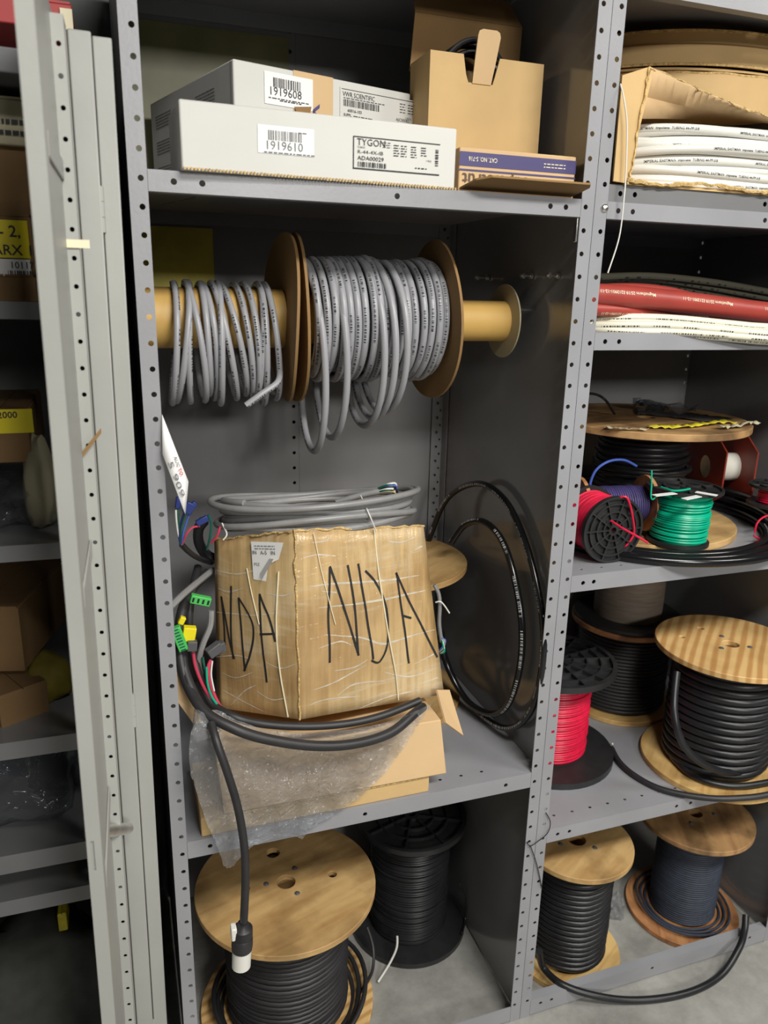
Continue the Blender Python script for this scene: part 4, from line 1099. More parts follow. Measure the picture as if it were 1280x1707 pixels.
# clear bag draped over the tan carton
def in_poly(u, v, poly):
    r_ = False
    for i in range(len(poly)):
        (x1, y1), (x2, y2) = poly[i], poly[i - 1]
        if (y1 > v) != (y2 > v) and u < (x2 - x1) * (v - y1) / (y2 - y1) + x1: r_ = not r_
    return r_
outl = [(335, 1190), (319, 1215), (314, 1250), (317, 1290), (330, 1330), (345, 1375), (365, 1420), (374, 1449), (388, 1446), (400, 1430), (420, 1412), (455, 1398), (492, 1394), (503, 1401), (520, 1380), (560, 1358), (600, 1330), (640, 1292), (672, 1250), (700, 1205), (722, 1172), (690, 1186), (640, 1205), (580, 1216), (500, 1222), (440, 1216), (395, 1200), (360, 1180)]
def bag_sheet(y0, amp, seed, shrink=0.0):
    st = 9; us = range(305, 735, st); vs_ = range(1165, 1460, st)
    idx = {}; mb = MB(); vv = []; ff = []
    cu, cv = 480, 1300
    for j, v in enumerate(vs_):
        for i, u in enumerate(us):
            uu, vv_ = cu + (u - cu) * (1 + shrink), cv + (v - cv) * (1 + shrink)
            ok = in_poly(u, v, outl)
            if ok or any(in_poly(u + a, v + b, outl) for a, b in ((st, 0), (-st, 0), (0, st), (0, -st))):
                if not ok:  # pull to the outline
                    best = min(((u + (a_ - u) * k / 8, v + (b_ - v) * k / 8) for a_, b_ in ((u + st, v), (u - st, v), (u, v + st), (u, v - st)) for k in range(1, 9) if in_poly(u + (a_ - u) * k / 8, v + (b_ - v) * k / 8, outl)), key=lambda q: (q[0] - u) ** 2 + (q[1] - v) ** 2)
                    uu, vv_ = best
                q = V((uu * .02, vv_ * .02, seed))
                fold = abs(noise.noise(q * .55)) * 1.4 + abs(noise.noise(V((uu * .045 + vv_ * .02, vv_ * .012, seed)))) + .4 * noise.noise(q * 2.2)
                left = max(0, (400 - uu) / 90)
                yy = y0 - amp * fold - .035 * left * math.sin(min(1, max(0, (vv_ - 1180) / 120)) * PI / 2)
                idx[(i, j)] = len(vv); vv.append(at(uu, vv_, y=yy))
    for (i, j) in idx:
        k = [(i, j), (i + 1, j), (i + 1, j + 1), (i, j + 1)]
        if all(c in idx for c in k): ff.append(tuple(idx[c] for c in k))
    return mb.add(vv, ff)
pb = thing('plastic_bag', 'clear plastic bag draped over the front of the tan carton', 'bag', at(400, 1300, y=-.01))
obj('front_sheet', bag_sheet(-.012, .022, 1.3), 'bag', pb, world=True, angle=180)
obj('back_sheet', bag_sheet(-.006, .006, 7.7), 'film', pb, world=True, angle=180)
nk = at(340, 1200, y=-.02)
obj('gathered_neck', MB().tube(spl([at(334, 1180, y=-.005), at(338, 1195, y=-.02), at(345, 1225, y=-.03)], 6), lambda i: .010 + .0012 * i, 10), 'bag', pb, world=True)

# wooden reel behind the NDA box
def wood_reel(name, label, c, r, z0, z1, cr, cable_r, mt, cmt, seed=1, thick=.014, hole=.02, bolts=True, bolt_r=.05, jit=.001, mt2=None, rot=0.0, extra_holes=(), pitch=None, wr=None, zj=.0006, group='wooden cable reels', tiltz=.0, inner=True):
    t = thing(name, label, 'reel', (c[0], c[1], z0), (0, 0, rot), group)
    hs = [circ(0, 0, hole, 20)] + [circ(a_, b_, rr_, 12) for a_, b_, rr_ in extra_holes]
    H = z1 - z0
    bot = obj('bottom_flange', MB().plate(circ(0, 0, r, 64), [circ(0, 0, hole, 20)], thick), mt2 or mt, t, bevel=.0015, angle=30)
    top = obj('top_flange', MB().plate(circ(0, 0, r, 64), hs, thick, lambda a, b, cc: (a, b, H - thick + cc)), mt, t, bevel=.0015, angle=30)
    obj('core', MB().lathe([(hole, thick), (cr, thick), (cr, H - thick), (hole, H - thick)], 32), 'kraftd', t)
    if inner: obj('inner_winding', MB().lathe([(cr, thick + .002), (wr or r * .6, thick + .002), (wr or r * .6, H - thick - .002), (cr, H - thick - .002)], 40), 'black', t)
    Rw = (wr or r * .6) + cable_r * .6
    obj('wound_cable', MB().tube(wind(Rw, thick + .002, H - thick - .002, cable_r, jit=jit, zj=zj, seed=seed, pitch=pitch, tilt=tiltz), cable_r, 10), cmt, t)
    if bolts:
        for k in range(3):
            a_ = .6 + 2 * PI * k / 3
            mb = MB().lathe([(0, H + .0028), (.004, H + .0022), (.0065, H + .0002), (.0065, H - .002), (0, H - .002)], 12, closed=False)
            mb.xf(Matrix.Translation((bolt_r * math.cos(a_), bolt_r * math.sin(a_), 0)))
            obj('bolt_head', mb, 'grey_plug', top)
    return t
wood_reel('wooden_reel', 'small plywood reel half hidden behind the NDA box', (.517, .405), .200, S2, 1.045, .05, .006, 'ply', 'black_soft', 3, wr=.10, bolts=False, rot=.6)

# black hose leaning on the side panel
hs = thing('hose_coil', 'shiny black hose in two upright loops against the side panel', 'hose', (.72, .2, S2))
out = [(.640, .50, .92), (.672, .50, 1.04), at(745, 832, x=.695), at(795, 806, x=.712), at(840, 832, x=.722), at(875, 902, x=.725), at(900, 1002, x=.725), at(906, 1082, x=.725), at(893, 1165, x=.724), at(868, 1206, x=.722), at(835, 1212, x=.715), at(795, 1185, x=.70), at(765, 1148, x=.685), at(745, 1105, x=.67), at(733, 1060, x=.655)]
obj('outer_loop', MB().tube(spl(out, 10), .0072, 12), 'hose', hs, world=True)
inn = [at(735, 1050, x=.64), at(742, 1100, x=.655), at(765, 1150, x=.675), at(790, 1178, x=.69), at(822, 1190, x=.704), at(848, 1172, x=.709), at(866, 1115, x=.711), at(870, 1045, x=.711), at(858, 965, x=.709), at(836, 900, x=.704), at(806, 870, x=.692), at(775, 875, x=.675), at(752, 905, x=.655)]
obj('inner_loop', MB().tube(spl(inn, 10), .0076, 12), 'hose', hs, world=True)
# grey tie and knotted leads at the box's right side
kt = thing('tied_leads', 'knotted coloured leads with a white tie at the right side of the NDA box', 'wires', at(738, 1060, y=.13))
cable('grey_lead', [(724, 975, .14), (731, 990, .135), (733, 1010, .13), (732, 1040, .13), (736, 1070, .13)], .0042, 'grey_plain', kt)
cable('white_tie', [(726, 1004, .125), (734, 1003, .12), (741, 1010, .12), (749, 1022, .12)], .0016, 'white_wire', kt)
for k, mt in enumerate(('blue', 'kraft', 'dgreen', 'white_wire', 'green')):
    cable('lead', [(733 + k, 1062, .13), (742 - k, 1068 + k, .122), (738 + k * .6, 1078 + k * 2, .122), (731 + k, 1085 + k, .13)], .0022, mt, kt, 6, 6)

# ------------------------------------------------------------------ left bay floor
br = wood_reel('wooden_reel', 'large plywood reel of black cable on the floor under the plug', (.233, .214), .205, 0.001, .352, .06, .0058, 'ply', 'black_soft', 5, hole=.021, bolt_r=.045, wr=.134, jit=.0025, tiltz=.003, mt2='pine', rot=.3,
               extra_holes=((.02, .10, .016), (-.085, .035, .010), (.10, -.04, .010)))
for k in range(3):
    P = [(( .158 + .012 * k) * math.cos(a_) + .004 * k, (.152 + .012 * k) * math.sin(a_), .022 + .009 * k + .012 * math.sin(a_ * 2 + k)) for a_ in [2 * PI * i / 60 for i in range(60)]]
    obj('slack_loop', MB().tube(P, .0058, 10, closed=True), 'black_soft', br)

def web_flange(r, t_, hub, nrad, rings, seed=0):
    """moulded plastic flange: thin web, rim, rings and radial ribs (top side up)"""
    parts = MB().lathe([(hub * .5, 0), (r, 0), (r, t_), (r * .93, t_), (r * .93, t_ * .35), (hub, t_ * .35), (hub, t_), (hub * .5, t_)], 48)
    for q in rings:
        parts.lathe([(q - .0016, t_ * .3), (q + .0016, t_ * .3), (q + .0016, t_ * .98), (q - .0016, t_ * .98)], 48)
    for k in range(nrad):
        a_ = 2 * PI * k / nrad
        parts.box(((hub + r * .95) / 2 * math.cos(a_), (hub + r * .95) / 2 * math.sin(a_), t_ * .64), (r * .95 - hub, .003, t_ * .66), Matrix.Rotation(a_, 3, 'Z'))
    return parts

def plastic_spool(name, label, loc, rot, r, H, wr, cable_r, cmt, seed=1, t_=.012, hub=.02, nrad=8, rings=(.4, .65), jit=.001, group='black plastic spools', pitch=None, rb=None, tilt=.0015, zj=.001):
    t = thing(name, label, 'spool', loc, rot, group)
    rb = rb or r
    obj('top_flange', web_flange(r, t_, hub, nrad, [q * r for q in rings]).xf(Matrix.Translation((0, 0, H - t_))), 'plastic', t)
    obj('bottom_flange', web_flange(rb, t_, hub, nrad, [q * rb for q in rings]).xf(Matrix.Translation((0, 0, t_)) @ Matrix.Rotation(PI, 4, 'X')), 'plastic', t)
    obj('core', MB().lathe([(hub * .5, t_), (wr - .004, t_), (wr - .004, H - t_), (hub * .5, H - t_)], 32), cmt, t)
    obj('wound_wire', MB().tube(wind(wr, t_ + .001, H - t_ - .001, cable_r, jit=jit, zj=zj, seed=seed, pitch=pitch, tilt=tilt), cable_r, 8), cmt, t)
    return t
ps = plastic_spool('plastic_spool', 'black plastic spool of thin black wire behind the large floor reel', (.596, .357, .001), (0, 0, .3), .143, .345, .100, .0030, 'black', 4, t_=.014, rb=.155, jit=.003, tilt=.003)
obj('white_wire', MB().tube(spl([at(662, 1560, y=.25), at(661, 1580, y=.235), at(650, 1605, y=.22), at(630, 1637, z=.006)], 8), .0028, 8), 'white_wire', ps, world=True)
obj('loose_wire', MB().tube(spl([at(765, 1470, y=.30), at(775, 1500, y=.29), at(776, 1530, y=.29), at(770, 1555, z=.03)], 8), .003, 8), 'black', ps, world=True)
obj('loose_wire', MB().tube(spl([at(612, 1545, y=.28), at(622, 1580, y=.25), at(620, 1620, z=.03), at(600, 1655, z=.03)], 8), .004, 8), 'black_soft', br, world=True)
# ------------------------------------------------------------------ right bay, shelf with the tubing box
SA, SB, SCZ, SD = 1.8428, 1.5922, 1.1222, .5262
def hank(cx, cy, rx, ry, z0, zs, r, turns, seed, mt, ex=3.2, seg=72, drift=.012):
    """one long tube coiled in a rounded-rectangular hank"""
    rnd = random.Random(seed); P = []
    prm = [(rnd.uniform(-drift, drift), rnd.uniform(0, 1), rnd.uniform(0, 6.28)) for _ in range(turns + 2)]
    for i in range(turns * seg + 1):
        k = i // seg; f_ = (i % seg) / seg; a_ = 2 * PI * i / seg - PI
        lp = lambda j: prm[k][j] * (1 - f_) + prm[k + 1][j] * f_
        c, s = math.cos(a_), math.sin(a_)
        x_ = cx + (rx + lp(0)) * math.copysign(abs(c) ** (2 / ex), c)
        y_ = cy + (ry + lp(0)) * math.copysign(abs(s) ** (2 / ex), s)
        z_ = z0 + r + zs * (i / (turns * seg)) + .006 * math.sin(a_ * 2 + lp(2))
        P.append(V((x_, y_, z_)))
    return P

tb = thing('tubing_box', 'torn tan cardboard box of white tubing on the upper right shelf', 'box', (1.12, .25, SA))
bx0, bx1 = .803, 1.462
obj('bottom', MB().box2((bx0, .002, SA), (bx1, .55, SA + .005)), 'kraft', tb, world=True, smooth=False)
a0, a1 = at(1083, 112, y=.0), at(1037, 128, y=.03)
obj('side_wall', MB().hexa([(bx0, .004, SA + .006), (bx0 + .006, .004, SA + .006), (bx0 + .006, .54, SA + .006), (bx0, .54, SA + .006), (bx0 + .028, .0, 2.022), (bx0 + .034, .0, 2.022), (bx0 + .012, .54, 2.02), (bx0 + .006, .54, 2.02)]), 'kraft', tb, world=True, smooth=False)
# narrow left remnant of the front wall with its torn corrugated edge
pl = [at(1036, 126, y=.001), at(1083, 111, y=.001), at(1066, 200, y=.001), at(1056, 270, y=.001), at(1046, 306, y=.001), at(1021, 302, y=.001)]
obj('front_remnant', MB().add(pl, [tuple(range(6))]), 'kraft', tb, world=True, smooth=False, solid=.004)
def frayed(P, r, seed):
    rnd = random.Random(seed); Q = []
    S = spl(P, 10)
    for q in S: Q.append(q + V((rnd.uniform(-.0018, .0018), rnd.uniform(-.0015, .0015), rnd.uniform(-.0018, .0018))))
    return MB().tube(Q, lambda i: r * (.7 + .6 * ((i * 7919) % 11) / 11), 5)
obj('torn_edge', frayed([at(1083, 113, y=-.003), at(1066, 200, y=-.003), at(1056, 270, y=-.003), at(1045, 308, y=-.003)], .0020, 1), 'torn', tb, world=True, smooth=False)
obj('torn_edge', frayed([at(1045, 300, y=-.004), at(1110, 308, y=-.003), at(1180, 308, y=-.003), at(1250, 318, y=-.003), at(1310, 322, y=-.003), at(1400, 326, y=-.003)], .0034, 2), 'torn', tb, world=True, smooth=False)
# big top flap sagging diagonally across the opening
fl = []
top_e = [at(1083, 111, y=.002), at(1150, 142, y=-.004), at(1215, 170, y=-.006), at(1290, 197, y=-.004), at(1400, 222, y=.0)]
bot_e = [at(1064, 198, y=.03), at(1130, 198, y=.05), at(1200, 200, y=.05), at(1290, 206, y=.04), at(1400, 230, y=.04)]
Tn, Bn = spl(top_e, 6), spl(bot_e, 6)
mb = MB(); vs = []
for q, p_ in zip(Tn, Bn): vs += [q, q.lerp(p_, .5) + V((0, .015, 0)), p_]
mb.add(vs, [(3 * i + j, 3 * i + j + 1, 3 * i + j + 4, 3 * i + j + 3) for i in range(len(Tn) - 1) for j in range(2)])
obj('sagging_flap', mb, 'kraft2', tb, world=True, solid=.003)
obj('torn_edge', frayed(top_e, .0015, 3), 'torn', tb, world=True, smooth=False)
# inner band standing behind the flap
def band(ctr, rx, ry, z0, z1, a0, a1, t_, n_=40):
    vs = []
    for i in range(n_ + 1):
        a_ = a0 + (a1 - a0) * i / n_; c, s = math.cos(a_), math.sin(a_)
        for (rr, z) in ((0, z0(i / n_)), (0, z1(i / n_)), (-t_, z1(i / n_)), (-t_, z0(i / n_))):
            vs.append((ctr[0] + (rx + rr) * c, ctr[1] + (ry + rr) * s, z))
    fs = []
    for i in range(n_):
        for j in range(4): fs.append((4 * i + j, 4 * i + 4 + j, 4 * i + 4 + (j + 1) % 4, 4 * i + (j + 1) % 4))
    fs += [(0, 1, 2, 3), (4 * n_, 4 * n_ + 1, 4 * n_ + 2, 4 * n_ + 3)]
    return MB().add(vs, fs)
bc = (1.16, .37)
obj('inner_band', band(bc, .33, .265, lambda f: 1.999, lambda f: 2.066, PI, 2 * PI, .004), 'kraft', tb, world=True)
obj('torn_edge', MB().tube([(bc[0] + .329 * math.cos(PI + PI * i / 60), bc[1] + .264 * math.sin(PI + PI * i / 60), 2.067 + .001 * math.sin(i * 5.1)) for i in range(61)], .0022, 5), 'torn', tb, world=True, smooth=False)
# white tubing inside
wt = thing('white_tubing', 'coil of white printed tubing packed inside the torn box', 'tubing', (1.13, .26, SA + .006))
rnd = random.Random(4)
rows = [(.0, .0075, 4), (.0165, .0, 3), (.033, .004, 4), (.0495, .002, 3), (.066, .006, 3), (.082, .002, 3)]
TT = 'IMPERIAL EASTMAN  Impolene  TUBING 44-PP-3/8'
pr = MB()
for k, (dz, dy, nt_) in enumerate(rows):
    P = hank(1.132, .27 + dy, .318, .262 - .004 * (k % 3), SA + .0065 + dz, .005, .0078, nt_, 30 + k, 'white_tube', drift=.007)
    obj('tube_turn', MB().tube(P, .0078, 12), 'white_tube', wt, world=True)
    # print on the front run (second half of the first turn runs along the front)
    fr_ = min(([q for q in P[t_ * 72:t_ * 72 + 37] if q.y < .1] for t_ in range(nt_)), key=lambda l: min((q.y for q in l), default=9))
    if len(fr_) > 8:
        for s_ in ((.0 + .045 * (k * 3 % 5)), (.215 + .045 * (k * 3 % 5)), (.43 + .03 * (k % 3))):
            wraptext(pr, fr_, .0078, TT, .0062, s_, CAMC, ang=.1)
obj('tube_print', pr, 'ink', wt, world=True, smooth=False, kind='stuff')

# round cardboard drum on top
dm = thing('cardboard_drum', 'round tan cardboard drum with curved side above the tubing box', 'drum', (1.16, .36, 2.072))
obj('side_band', band((1.165, .345), .345, .245, lambda f: 2.072 + .006 * math.sin(f * PI), lambda f: 2.124 + .010 * math.sin(f * PI), PI * .98, 2.02 * PI, .004), 'kraft', dm, world=True)
obj('rim', MB().tube([(1.165 + .346 * math.cos(PI + PI * i / 60), .345 + .246 * math.sin(PI + PI * i / 60), 2.126 + .010 * math.sin(PI * i / 60)) for i in range(61)], .0028, 5), 'torn', dm, world=True, smooth=False)
obj('base', MB().plate([(1.165 + .34 * math.cos(2 * PI * i / 48), .345 + .24 * math.sin(2 * PI * i / 48)) for i in range(48)], [], .004, lambda a, b, c: (a, b, 2.0705 + c)), 'kraft', dm, world=True, smooth=False)
obj('bottom_rim', MB().tube([(1.165 + .346 * math.cos(PI + PI * i / 60), .345 + .246 * math.sin(PI + PI * i / 60), 2.0735 + .006 * math.sin(PI * i / 60)) for i in range(61)], .0026, 5), 'torn', dm, world=True, smooth=False)
obj('fold_line', MB().tube([(1.165 + .3465 * math.cos(PI + PI * i / 60), .345 + .2465 * math.sin(PI + PI * i / 60), 2.104 + .010 * math.sin(PI * i / 60)) for i in range(61)], .0009, 4), 'kraftd', dm, world=True, smooth=False)

o = obj('cord', MB().tube(spl([at(1034, 140, y=.0), at(1040, 165, y=-.012), at(1045, 210, y=-.014), at(1043, 290, y=-.014), at(1040, 330, y=-.016), at(1032, 395, y=-.014), at(1013, 455, y=-.012)], 8), .0013, 6), 'white_wire')
tag(o, 'thin white cord hanging down beside the centre post from the tubing box', 'cord')

# ------------------------------------------------------------------ right bay, red and cream tubes
ct = thing('cream_tubing', 'coils of cream tubing lying along the shelf under the red tubes', 'tubing', (1.13, .27, SB))
for k, (dz, dy, nt_) in enumerate(((.0, .0, 3), (.0150, .012, 3))):
    P = hank(1.130, .285 + dy, .350, .275 - .008 * k, SB + dz, .004, .0072, nt_, 60 + k, 'cream_tube', drift=.010, ex=4)
    for q in P:
        if q.y < .15:
            e = min(1, max(0, (q.x - .88) / .35)); e = e * e * (3 - 2 * e) * min(1, (.15 - q.y) / .1)
            q.y -= .034 * e; q.z -= .018 * e
    obj('tube_turn', MB().tube(P, .0072, 12), 'cream_tube', ct, world=True)
rt = []
for k, (P, r_, lab) in enumerate((
        ([(.752, .060, 1.659), (.85, .055, 1.657), (1.0, .050, 1.648), (1.2, .048, 1.632), (1.49, .055, 1.615)], .0205, 'thick red shrink tube lying uppermost along the shelf'),
        ([(.752, .052, 1.634), (.9, .062, 1.630), (1.1, .095, 1.628), (1.49, .115, 1.626)], .0125, 'thinner red shrink tube half hidden under the thick one'),
        ([(.752, .125, 1.655), (.9, .13, 1.668), (1.02, .135, 1.665), (1.2, .14, 1.640), (1.49, .14, 1.630)], .0135, 'red shrink tube behind the thick one, mostly in shadow'))):
    t = thing('shrink_tube', lab, 'tube', P[0], group='red shrink tubes')
    path = spl([V(q) for q in P], 10)
    n_ = 16; m0 = MB().tube(path, r_, n_)
    m0.v = [(x, y, z) for x, y, z in m0.v]
    obj('sleeve', m0, 'redshrink', t, world=True)
    if k < 2:
        pr = MB()
        for s_ in ((.05, .23, .43) if k == 0 else (.06, .24)):
            wraptext(pr, path, r_, 'Magnutherm 25/19 E213901-12-11', .0085 if k == 0 else .0075, s_, CAMC, flip=True, ang=.35 if k == 0 else -.6)
        obj('tube_print', pr, 'cream', t, world=True, smooth=False, kind='stuff')
ot = thing('olive_tubing', 'olive grey tubing bowed across the back of the red tube shelf', 'tubing', (1.13, .3, SB))
for k in range(4):
    P = [V((.752, .20 + .02 * k, 1.688 - .006 * k)), V((.9, .21 + .02 * k, 1.694 - .004 * k)), V((1.05, .22 + .02 * k, 1.700 - .004 * k)), V((1.25, .24 + .02 * k, 1.690 - .010 * k)), V((1.49, .28 + .02 * k, 1.668 - .012 * k))]
    obj('tube_run', MB().tube(spl(P, 10), .0072, 10), 'olive_tube', ot, world=True)
    obj('tube_return', MB().tube(spl([V((1.49, .30 + .02 * k, SB + .01 + k * .016)), V((1.1, .34 + .02 * k, SB + .009 + k * .016)), V((.752, .33 + .02 * k, SB + .01 + k * .016))], 10), .0072, 8), 'olive_tube', ot, world=True)

# ------------------------------------------------------------------ right bay, middle shelf with wire spools
wr_ = wood_reel('wooden_reel', 'wide dirty plywood reel littered with tape on the middle right shelf', (1.128, .285), .232, SCZ, 1.383, .06, .0070, 'ply_dark', 'black', 9, thick=.016, hole=.02, bolts=False, wr=.100, jit=.010, zj=.006, tiltz=.010, mt2='ply', rot=.2)
top_z = 1.383
def scrap(name, pix, wd, mt, hgt, seed):
    P = spl([at(u, v, z=top_z + .002) for u, v in pix], 6); rnd = random.Random(seed)
    vs = []; n2 = len(P)
    for i, q in enumerate(P):
        d = (P[min(i + 1, n2 - 1)] - P[max(i - 1, 0)]).normalized(); nn = V((-d.y, d.x, 0)) * wd / 2
        for k in (-1, 0, 1): vs.append(q + nn * k + V((0, 0, rnd.uniform(.0, hgt))))
    return obj(name, MB().add(vs, [(3 * i + j, 3 * i + j + 1, 3 * i + j + 4, 3 * i + j + 3) for i in range(n2 - 1) for j in range(2)]), mt, wr_, world=True, solid=.0008, angle=60)
scrap('tape_scrap', [(1062, 686), (1090, 688), (1130, 692), (1170, 697), (1212, 702)], .10, 'black_tape', .003, 1)
scrap('film_scrap', [(1066, 682), (1085, 686), (1110, 690), (1160, 695)], .05, 'film', .03, 2)
scrap('yellow_tape', [(1080, 712), (1110, 713), (1140, 712), (1170, 709), (1195, 705), (1224, 705)], .026, 'ytape', .006, 3)
scrap('paper_scrap', [(1008, 713), (1030, 716), (1055, 717), (1078, 717)], .016, 'greyp', .006, 4)
scrap('paper_scrap', [(1200, 715), (1225, 712), (1245, 708), (1262, 706)], .018, 'greyp', .008, 5)
obj('loose_wire', MB().tube(spl([at(975, 655, y=.30), at(995, 658, y=.30), at(1010, 668, y=.29), at(1024, 690, z=top_z + .004)], 8), .003, 8), 'black', wr_, world=True)

# hexagonal red reel behind
rr_ = thing('hex_reel', 'red-brown six-sided board reel with a white core behind the wooden reel', 'reel', (1.425, .34, SCZ), (0, 0, -.25))
def hexflange(x, mt='redreel'):
    return MB().plate(circ(0, .098, .098, 6), [circ(0, .098, .03, 20)], .004, lambda a, b, c: (x + c, a, b + .002))
hx = lambda x: MB().plate([(.113 * math.sin(PI / 3 * i), .113 + .113 * math.cos(PI / 3 * i)) for i in range(6)], [circ(0, .113, .03, 20)], .004, lambda a, b, c: (x + c, a, b))
obj('flange', hx(-.045), 'redreel', rr_, smooth=False)
obj('flange', hx(.035), 'redreel', rr_, smooth=False)
mb = MB().lathe([(.030, 0), (.036, 0), (.036, .076), (.030, .076)], 32); mb.xf(Matrix.Translation((-.041, 0, .113)) @ Matrix.Rotation(PI / 2, 4, 'Y'))
obj('core', mb, 'core', rr_)

# black hose coil around the reel foot
hc = thing('black_hose_coil', 'thick shiny black hose coiled flat round the green spool', 'hose', (1.13, .26, SCZ))
rnd = random.Random(8)
for k, (R_, dz) in enumerate(((.304, 0), (.282, .0), (.260, 0), (.293, .0195), (.271, .0195), (.282, .039))):
    ph = rnd.uniform(0, 6.28); ox, oy = rnd.uniform(-.003, .003), rnd.uniform(-.002, .002)
    if k > 2: ang = [-.45 + (PI + .75) * i / 60 for i in range(61)]
    else: ang = [2 * PI * i / 96 for i in range(96)]
    P = [(1.150 + ox + R_ * 1.04 * math.cos(a_), .262 + oy + R_ * math.sin(a_), SCZ + .0112 + dz) for a_ in ang]
    obj('hose_turn', MB().tube(P, .0105, 12, closed=(k <= 2)), 'hose', hc, world=True)

# green wire spool
gs = plastic_spool('wire_spool', 'spool of bright green wire standing inside the hose coil', (1.092, .086, SCZ + .0175), (0, .02, 0), .080, .126, .058, .0021, 'green', 3, t_=.007, hub=.014, nrad=6, rings=(.55,), jit=.0022, zj=.002, tilt=.003, rb=.066, group='wire spools on the middle right shelf')
for k, (u0, v0, u1, v1) in enumerate(((1090, 826, 1125, 822), (1140, 832, 1165, 827), (1160, 820, 1195, 826))):
    z_ = SCZ + .0175 + .1277
    a_, b_ = at(u0, v0, z=z_), at(u1, v1, z=z_)
    obj('label_scrap', MB().box((a_ + b_) / 2, ((b_ - a_).length, .014, .0012), Matrix.Rotation(math.atan2((b_ - a_).y, (b_ - a_).x), 3, 'Z')), 'paper', gs, world=True, smooth=False)
obj('wire_tail', MB().tube(spl([at(1125, 830, y=.06), at(1100, 825, y=.04), at(1086, 832, y=.02), at(1086, 805, y=.03), at(1086, 784, y=.04)], 8), .0016, 6), 'green', gs, world=True)
obj('wire_tail', MB().tube(spl([at(1102, 812, z=SCZ + .15), at(1125, 818, z=SCZ + .15), at(1150, 815, z=SCZ + .15)], 6), .0021, 6), 'green', gs, world=True)

# red wire spool lying on its side, ribbed black face to the front
rs = plastic_spool('wire_spool', 'red wire spool lying on its side with its ribbed black face forward', (.893, .150, SCZ + .0715), (PI / 2, 0, 0), .071, .105, .060, .0024, 'red', 6, t_=.010, hub=.012, nrad=10, rings=(.33, .55, .78), jit=.002, tilt=.003, group='wire spools on the middle right shelf')
obj('wire_tail', MB().tube(spl([at(1018, 868, y=.038), at(1040, 882, y=.01), at(1060, 893, y=-.01), at(1080, 905, y=-.025)], 8), .0024, 8), 'red', rs, world=True)
obj('wire_tail', MB().tube(spl([at(1030, 830, y=.05), at(1045, 830, y=.04), at(1054, 860, y=.04), at(1056, 890, y=.045), at(1042, 912, y=.05)], 8), .0024, 8), 'red', rs, world=True)

# small wooden spool of violet wire behind it
a_, b_ = at(962, 842, y=.180), at(1078, 838, y=.150); ax = b_ - a_
vs_ = thing('wooden_spool', 'small wooden spool of violet wire lying behind the red wire spool', 'spool', (a_ + b_) / 2 - V((0, 0, .064)))
mq = Matrix.Translation(a_) @ ax.to_track_quat('Z', 'Y').to_matrix().to_4x4(); hl = ax.length
for z_ in (0, hl - .008): obj('flange', MB().lathe([(.01, z_), (.063, z_), (.063, z_ + .008), (.01, z_ + .008)], 40).xf(mq), 'ply_red', vs_, world=True)
obj('wound_wire', MB().tube(wind(.038, .009, hl - .009, .0026, seed=2, jit=.001), .0026, 8).xf(mq), 'purple', vs_, world=True)
obj('core', MB().lathe([(.01, .008), (.036, .008), (.036, hl - .008), (.01, hl - .008)], 24).xf(mq), 'purple', vs_, world=True)
obj('wire_tail', MB().tube(spl([at(985, 822, y=.17), at(984, 805, y=.17), at(994, 783, y=.165), at(1015, 769, y=.16), at(1040, 767, y=.16), at(1061, 777, y=.16)], 8), .0028, 8), 'blue', vs_, world=True)

# partly seen spool with red wire at the right end of the shelf
es = plastic_spool('wire_spool', 'black spool with stray red wire at the right end of the middle shelf', (1.40, .135, SCZ + .066), (0, 0, .4), .058, .05, .035, .002, 'red', 7, t_=.006, hub=.012, nrad=8, rings=(.6,), group='wire spools on the middle right shelf')
obj('wire_tail', MB().tube(spl([at(1258, 888, y=.10), at(1262, 872, y=.10), at(1275, 861, y=.10), at(1300, 856, y=.10)], 8), .0022, 8), 'red', es, world=True)
obj('wire_tail', MB().tube(spl([at(1256, 893, y=.07), at(1270, 899, y=.07), at(1300, 902, y=.07)], 8), .0022, 8), 'red', es, world=True)

# ------------------------------------------------------------------ right bay, lower shelf
plastic_spool('plastic_spool', 'black plastic spool of red wire standing beside the centre post', (.930, .270, SD), (0, 0, .2), .150, .262, .092, .0030, 'red', 11, t_=.016, hub=.02, nrad=14, rings=(.3, .52, .75), jit=.002, tilt=.002, rb=.165)
wood_reel('wooden_reel', 'pine reel of thick black cable with its striped top on the lower right shelf', (1.312, .105), .175, SD, .852, .05, .0098, 'pine', 'black', 13, hole=.019, bolt_r=.042, wr=.112, jit=.0012, mt2='pine2', rot=.75, zj=.001, extra_holes=((-.02, .11, .007), (.06, .075, .008)))
lr = thing('loose_cable', 'black cable end lying on the shelf in front of the pine reel', 'cable', at(1150, 1325, z=SD))
zc = SD + .0078
P = [at(1019, 1247, z=zc), at(1032, 1270, z=zc), at(1058, 1293, z=zc), at(1100, 1315, z=zc), at(1160, 1328, z=zc + .004), at(1220, 1331, z=zc + .012), at(1290, 1322, z=zc + .02), at(1360, 1290, z=zc + .03)]
obj('cable', MB().tube(spl(P, 10), .0072, 12), 'black_soft', lr, world=True)
obj('stripped_end', MB().tube(spl([at(1019, 1247, z=zc), at(1016, 1242, z=zc), at(1021, 1240, z=zc + .01)], 5), .0025, 6), 'white_wire', lr, world=True)
P = [at(1128, 1120, y=.06), at(1124, 1160, y=.035), at(1124, 1190, y=.015), at(1130, 1220, y=.0), at(1145, 1250, y=-.005), at(1175, 1275, y=-.012), at(1215, 1288, y=-.010), at(1258, 1282, y=.0), at(1275, 1270, y=.02)]
obj('crossing_turn', MB().tube(spl(P, 10), .0085, 12), 'black', lr, world=True)
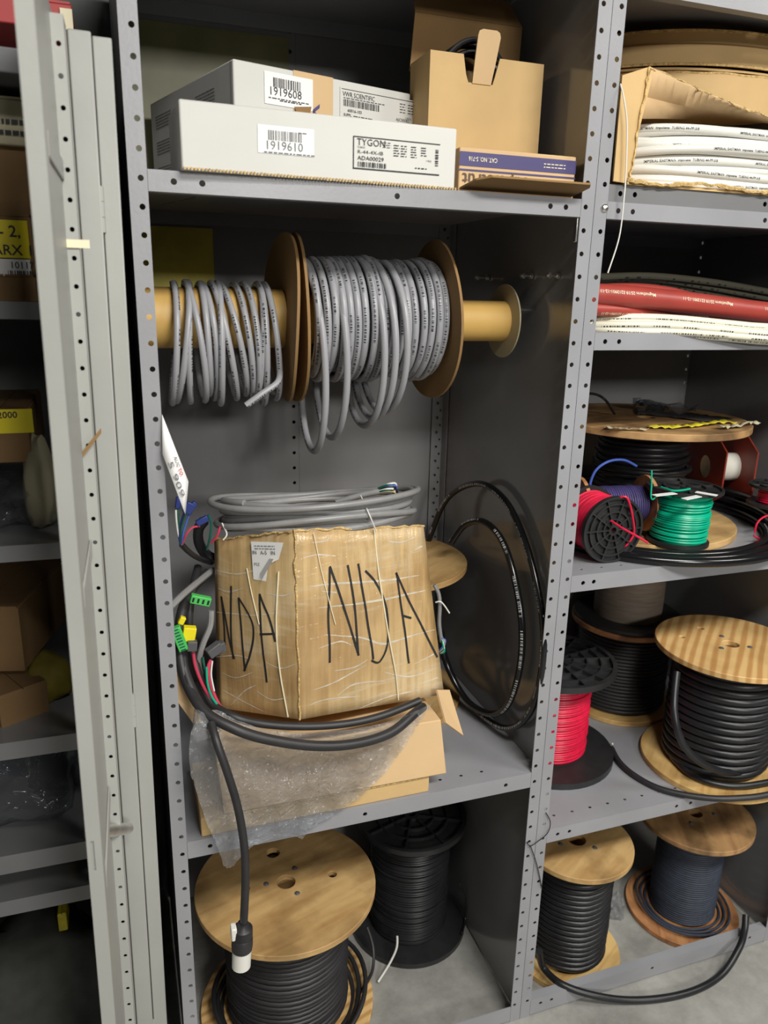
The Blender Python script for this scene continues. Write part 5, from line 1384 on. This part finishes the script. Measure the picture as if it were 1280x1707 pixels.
P = [at(1120, 1262, z=SD + .025), at(1150, 1290, z=SD + .025), at(1190, 1306, z=SD + .025), at(1240, 1310, z=SD + .025), at(1300, 1300, z=SD + .025)]
obj('slack_turn', MB().tube(spl(P, 10), .0075, 12), 'black', lr, world=True)

wood_reel('wooden_reel', 'wooden reel of thin black cable at the back of the lower right shelf', (1.262, .438), .150, SD, .792, .05, .0050, 'ply_red', 'black_soft', 15, wr=.118, jit=.002, mt2='pine2', bolts=False)
gsp = thing('wire_drum', 'drum of brown-grey fine wire standing on the back reel', 'spool', (1.262, .438, .7925))
obj('bottom_flange', MB().lathe([(.02, 0), (.145, 0), (.145, .010), (.02, .010)], 48), 'plastic', gsp)
obj('wound_wire', MB().lathe([(.02, .0105), (.092, .0105), (.093, .06), (.092, .13), (.094, .20), (.02, .20)], 48), 'brown_wire', gsp)
obj('top_flange', MB().lathe([(.02, .2005), (.125, .2005), (.125, .21), (.02, .21)], 48), 'plastic', gsp)

# ------------------------------------------------------------------ right bay floor
fr = wood_reel('wooden_reel', 'plywood reel of black cable on the floor beside the centre post', (.957, .142), .139, .001, .346, .04, .0078, 'ply', 'black', 17, hole=.022, bolt_r=.048, wr=.088, jit=.0012, mt2='pine2', rot=.5)
dk = wood_reel('wooden_reel', 'stained plywood reel of dark blue wire at the right on the floor', (1.347, .165), .150, .001, .316, .04, .0034, 'ply_dark', 'navy', 19, hole=.017, bolt_r=.05, wr=.082, jit=.0008, mt2='ply_red', rot=1.1)
for k in range(3):
    P = [(1.347 + (.098 + .012 * k) * math.cos(a_) , .165 + (.098 + .014 * k) * math.sin(a_), .0215 + .004 * k + .003 * math.sin(3 * a_)) for a_ in [2 * PI * i / 60 for i in range(60)]]
    obj('slack_loop', MB().tube(P, .0034, 8, closed=True), 'navy', dk, world=True)
bgl = thing('floor_cable', 'thick black cable looping out over the floor from the front reel', 'cable', at(1060, 1667, z=0))
P = [at(899, 1585, y=.06), at(905, 1612, z=.05), at(935, 1640, z=.05), at(985, 1658, z=.035), at(1045, 1667, z=.014), at(1110, 1663, z=.010), at(1165, 1648, z=.010), at(1205, 1622, z=.014), at(1232, 1580, z=.05), at(1241, 1550, z=.065), at(1243, 1526, z=.085)]
obj('cable', MB().tube(spl(P, 10), .0085, 12), 'black', bgl, world=True)
bag2 = lump('plastic_bag', at(1022, 1543, y=.20), (.022, .02, .055), 'bag', 'small crumpled clear bag tucked between the two floor reels', 'bag', 21, rough=.5, sub=4)
tw = thing('thin_wire', 'thin black wire snagged round the foot of the centre post', 'wire', at(895, 1410, y=-.004))
obj('wire', MB().tube(spl([at(910, 1355, y=-.003), at(917, 1370, y=-.006), at(913, 1388, y=-.006), at(897, 1402, y=-.006), at(884, 1410, y=-.005), at(878, 1404, y=-.004)], 8), .0011, 6), 'black', tw, world=True)
obj('wire', MB().tube(spl([at(884, 1410, y=-.005), at(892, 1432, y=-.005), at(898, 1455, y=-.004), at(903, 1480, y=-.003)], 8), .0011, 6), 'black', tw, world=True)
